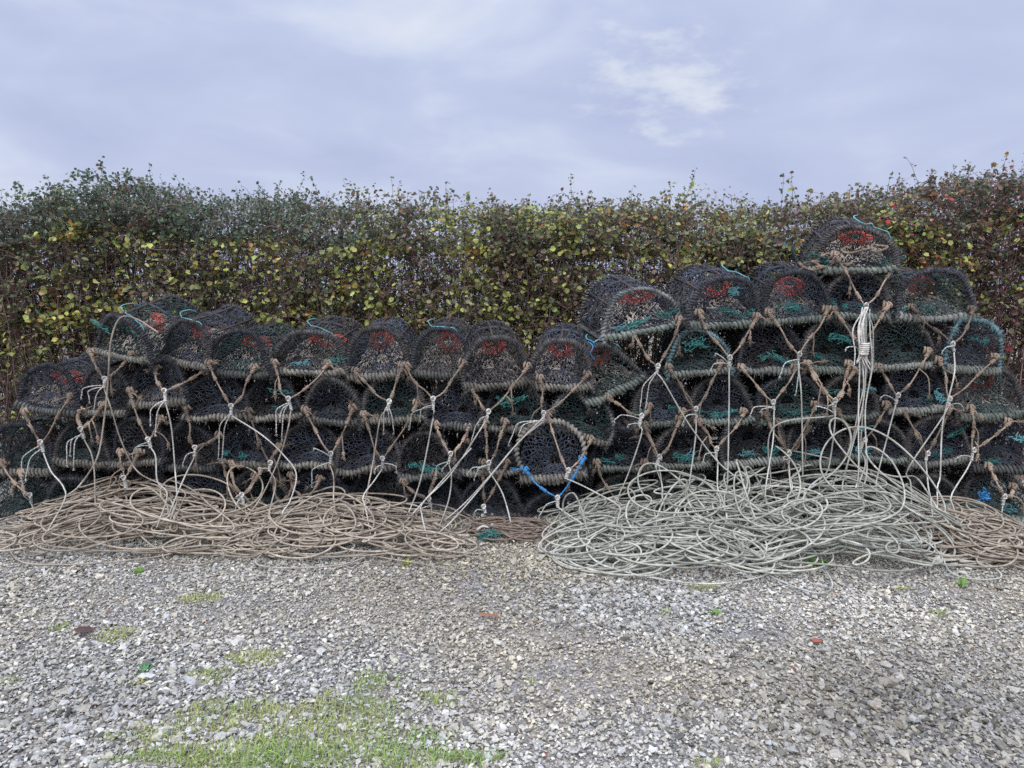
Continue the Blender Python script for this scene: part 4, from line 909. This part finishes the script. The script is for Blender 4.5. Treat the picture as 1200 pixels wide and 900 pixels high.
def shrub(x0, x1, label, mixes, dens=1.0, stemc=(.150, .102, .086), canes=0, leafsize=.025):
    e = bpy.data.objects.new('hedge_shrub', None); COL.objects.link(e); e.location = ((x0 + x1) / 2, HY, 0); off = np.array(e.location)
    wd = x1 - x0
    # upright stems
    n = int(165 * wd); K = 9
    bx = rng.uniform(x0 - .05, x1 + .05, n); by = rng.uniform(5.17, 6.0, n); tz = top_z(bx)
    front = np.clip((6.0 - by) / .8, 0, 1); H = tz * (1 - .35 * rng.random(n) ** 2.2) * (1 - .05 * front)
    u = np.linspace(0, 1, K)[None]
    lx = rng.normal(0, .18, n)[:, None]; ly = rng.normal(0, .08, n)[:, None]
    P = np.stack([bx[:, None] + lx * u + rng.normal(0, .022, (n, K)).cumsum(1), by[:, None] + ly * u + rng.normal(0, .012, (n, K)).cumsum(1), H[:, None] * u], -1)
    Rr = rng.uniform(.0030, .0085, n)[:, None] * (1 - .75 * u)
    sc = np.array(stemc) * rng.uniform(.6, 1.5, (n, 1)) * np.where(rng.random((n, 1)) < .12, 2.0, 1)
    V1, Q1 = tubes_batch(P, Rr, 4); C1 = np.repeat(sc, K * 4, 0)
    # side twigs
    n2 = int(3800 * wd); s = rng.integers(0, n, n2); k = np.clip((1.5 + (K - 1.5) * rng.random(n2) ** .62).astype(int), 2, K - 1); S = P[s, k]
    K2 = 6; u2 = np.linspace(0, 1, K2)[None]; ln = rng.uniform(.10, .42, n2)
    a = rng.uniform(0, 2 * PI, n2); el = rng.normal(.35, .6, n2); d = np.stack([np.cos(a) * np.cos(el), np.sin(a) * np.cos(el) * .7, np.sin(el)], 1)
    P2 = S[:, None] + d[:, None] * (ln[:, None] * u2)[..., None] + rng.normal(0, .010, (n2, K2, 3)).cumsum(1) * np.array([1, 1, .8]); P2[:, :, 2] -= (rng.uniform(0, .10, n2)[:, None] * u2 ** 2)
    lim = top_z(P2[..., 0]) + rng.gamma(1.3, .045, n2)[:, None] - .03; P2[..., 2] = np.where(P2[..., 2] > lim, lim - (P2[..., 2] - lim) * .4, P2[..., 2]); P2[..., 1] = np.maximum(P2[..., 1], 5.10)
    V2, Q2 = tubes_batch(P2, rng.uniform(.0014, .0034, n2)[:, None] * (1 - .6 * u2), 3); C2 = np.repeat(np.array(stemc) * rng.uniform(.6, 1.7, (n2, 1)), K2 * 3, 0)
    # shoots standing above the hedge top
    n3 = int(34 * wd); sx = rng.uniform(x0, x1, n3); sy = rng.uniform(5.3, 5.9, n3); K3 = 7; u3 = np.linspace(0, 1, K3)[None]
    sl = rng.uniform(.07, .24, n3) * (1 + .6 * (rng.random(n3) < .2)); a3 = rng.uniform(0, 2 * PI, n3)
    z0 = top_z(sx) - .15
    P3 = np.stack([sx[:, None] + (np.cos(a3) * sl * rng.uniform(.05, .45, n3))[:, None] * u3 ** 1.5 + rng.normal(0, .005, (n3, K3)).cumsum(1), sy[:, None] + 0 * u3, z0[:, None] + (sl + .08)[:, None] * (u3 - .12 * u3 ** 3)], -1)
    V3, Q3 = tubes_batch(P3, np.full((n3, K3), .0022) * (1 - .5 * u3), 3); C3 = np.tile(np.array(stemc) * .9, (len(V3), 1))
    parts = [(V1, Q1, C1), (V2, Q2, C2), (V3, Q3, C3)]
    cpts = []
    if canes:
        Kc = 16; uc = np.linspace(0, 1, Kc)[None]; cx = rng.uniform(x0, x1, canes); a = rng.choice([-1, 1], canes); sp = rng.uniform(.3, 1.1, canes) * a; zt = top_z(cx) * rng.uniform(.45, 1.0, canes); yb = rng.uniform(5.12, 5.5, canes)
        Pc = np.stack([cx[:, None] + sp[:, None] * uc + rng.normal(0, .008, (canes, Kc)).cumsum(1), yb[:, None] - .12 * np.sin(uc * PI) + rng.normal(0, .006, (canes, Kc)).cumsum(1), zt[:, None] * (.35 + .65 * np.sin(PI * (.15 + .75 * uc)))], -1)
        Pc[..., 1] = np.maximum(Pc[..., 1], 5.06)
        Vc, Qc = tubes_batch(Pc, rng.uniform(.002, .0042, canes)[:, None] * (1 - .5 * uc), 4); parts.append((Vc, Qc, np.repeat(np.array((.12, .06, .055)) * rng.uniform(.6, 1.5, (canes, 1)), Kc * 4, 0))); cpts = Pc.reshape(-1, 3)
    V, Q, C, b = [], [], [], 0
    for v, q, c in parts: V.append(v); Q.append(q + b); C.append(c); b += len(v)
    ob('stems', build_mesh('stems', np.concatenate(V) - off, np.concatenate(Q), col=np.concatenate(C)), e, M_stem)
    # leaves: colour by height in the hedge and by clump
    nl = int(13000 * wd * dens)
    pool = np.concatenate([P2[:, 1:].reshape(-1, 3), P2[:, 3:].reshape(-1, 3), P[:, 4:].reshape(-1, 3)] + ([cpts] if canes else []))
    w = (pool[:, 2] / top_z(pool[:, 0])).clip(0, 1.1); front = np.clip((6.1 - pool[:, 1]) / 1.0, .1, 1)
    cl = value_noise(pool[:, 0], pool[:, 2] * 1.2, 3.2, 41) * .6 + value_noise(pool[:, 0], pool[:, 2], 8, 42) * .4
    pr = np.where(w > .84, 1.5, np.where(w > .55, .46, .27)) * (.48 + 1.2 * np.clip(cl - .28, 0, 1)) * front; pr /= pr.sum()
    i = rng.choice(len(pool), nl, p=pr); LP = pool[i] + rng.normal(0, .016, (nl, 3)); hw = w[i]
    LP[:, 1] = np.maximum(LP[:, 1], 5.04)
    sh = P3[:, 2:].reshape(-1, 3); sh = np.repeat(sh, 4, 0) + rng.normal(0, .009, (len(sh) * 4, 3)); sh = sh[rng.random(len(sh)) < .8]
    LP = np.concatenate([LP, sh]); hw = np.concatenate([hw, np.full(len(sh), 1.05)])
    cols = np.zeros((len(LP), 3)); cm = value_noise(LP[:, 0], LP[:, 2], 4.5, 51) * .42 + rng.random(len(LP)) * .58
    for zone, lo, hi in (('top', .86, 9), ('mid', .6, .86), ('low', -1, .6)):
        sel = (hw >= lo) & (hw < hi); cs, ps = zip(*mixes[zone]); ps = np.cumsum(ps) / sum(ps)
        q = np.searchsorted(ps, np.clip((cm[sel] - .12) / .76, 0, .999)); cols[sel] = np.array(cs)[q]
    cols *= rng.uniform(.65, 1.4, (len(LP), 1)); cols *= 1 + rng.normal(0, .07, cols.shape); cols = np.clip(cols, .01, .8)
    yl = cols[:, 0] > .2
    size = leafsize * rng.uniform(.65, 1.3, len(LP)) * np.where(hw > .9, .85, 1.0) * np.where(yl, 1.45, 1)
    v, q, c = leaves(LP, size, .8, cols)
    ob('leaves', build_mesh('leaves', v - off, q, smooth=False, col=c), e, M_leaf)
    props(e, label, 'hedge', 'hedge shrubs behind the pots')
mixA = dict(top=[(BRN, .10), (GREEN, .55), (BLUEG, .30), (OLIVE, .05)], mid=[(BRN, .28), (GREEN, .30), (OLIVE, .2), (YG, .24), (YEL, .06), (ORG, .02)], low=[(BRN, .30), (GREEN, .2), (OLIVE, .12), (YG, .28), (YEL, .09)])
mixB = dict(top=[(BRN, .22), (GREEN, .30), (OLIVE, .25), (YG, .16), (ORG, .05)], mid=[(BRN, .26), (GREEN, .16), (OLIVE, .24), (YG, .34), (YEL, .10), (ORG, .04)], low=[(BRN, .34), (GREEN, .14), (OLIVE, .14), (YG, .34), (YEL, .11), (ORG, .03)])
mixC = dict(top=[(BRN, .30), (GREEN, .26), (OLIVE, .28), (ORG, .05), (YG, .09)], mid=[(BRN, .32), (OLIVE, .26), (GREEN, .12), (YG, .26), (YEL, .09), (ORG, .04)], low=[(BRN, .45), (OLIVE, .2), (GREEN, .12), (YG, .18), (YEL, .05)])
mixD = dict(top=[(BRN, .34), (GREEN, .28), (BLUEG, .18), (ORG, .05), (REDL, .04), (YG, .08)], mid=[(BRN, .36), (GREEN, .24), (OLIVE, .14), (YG, .18), (REDL, .03)], low=[(BRN, .58), (GREEN, .16), (OLIVE, .10), (YG, .10), (REDL, .02)])
SX = [-5.2, -2.35, -1.12, .35, 1.75, 2.75, 5.2]
shrub(SX[0], SX[1], 'dark green bramble mound of the hedge at its left end, taller than its neighbours', mixA, 1.05, canes=40, leafsize=.026)
shrub(SX[1], SX[2], 'green topped part of the hedge with yellowing leaves, behind the low pots', mixA, 1.0, canes=12)
shrub(SX[2], SX[3], 'level part of the hedge with upright brown twigs and yellow leaves, at the middle', mixB, 1.0)
shrub(SX[3], SX[4], 'sparse twiggy part of the hedge with tall thin shoots, left of the highest pot', mixC, .95)
shrub(SX[4], SX[5], 'brown leafed part of the hedge behind the highest pot', mixC, 1.0, canes=12)
shrub(SX[5], SX[6], 'reddish brown bramble part of the hedge rising at its right end', mixD, 1.1, stemc=(.150, .085, .075), canes=110)

# ------------------------------------------------------------------ camera, render
cd = bpy.data.cameras.new('camera'); cd.sensor_width = 36; cd.lens = 36 * F / 1200; cd.clip_end = 9000; cd.clip_start = .05
co = bpy.data.objects.new('camera', cd); COL.objects.link(co); co.location = (0, 0, CAMZ); co.rotation_euler = (PI / 2 - PITCH, 0, 0)
sc = bpy.context.scene; sc.camera = co
sc.view_settings.view_transform = 'Standard'; sc.view_settings.look = 'None'; sc.view_settings.exposure = 0; sc.view_settings.gamma = 1
sc.render.engine = 'CYCLES'; sc.cycles.max_bounces = 6; sc.cycles.diffuse_bounces = 3; sc.cycles.use_denoising = False
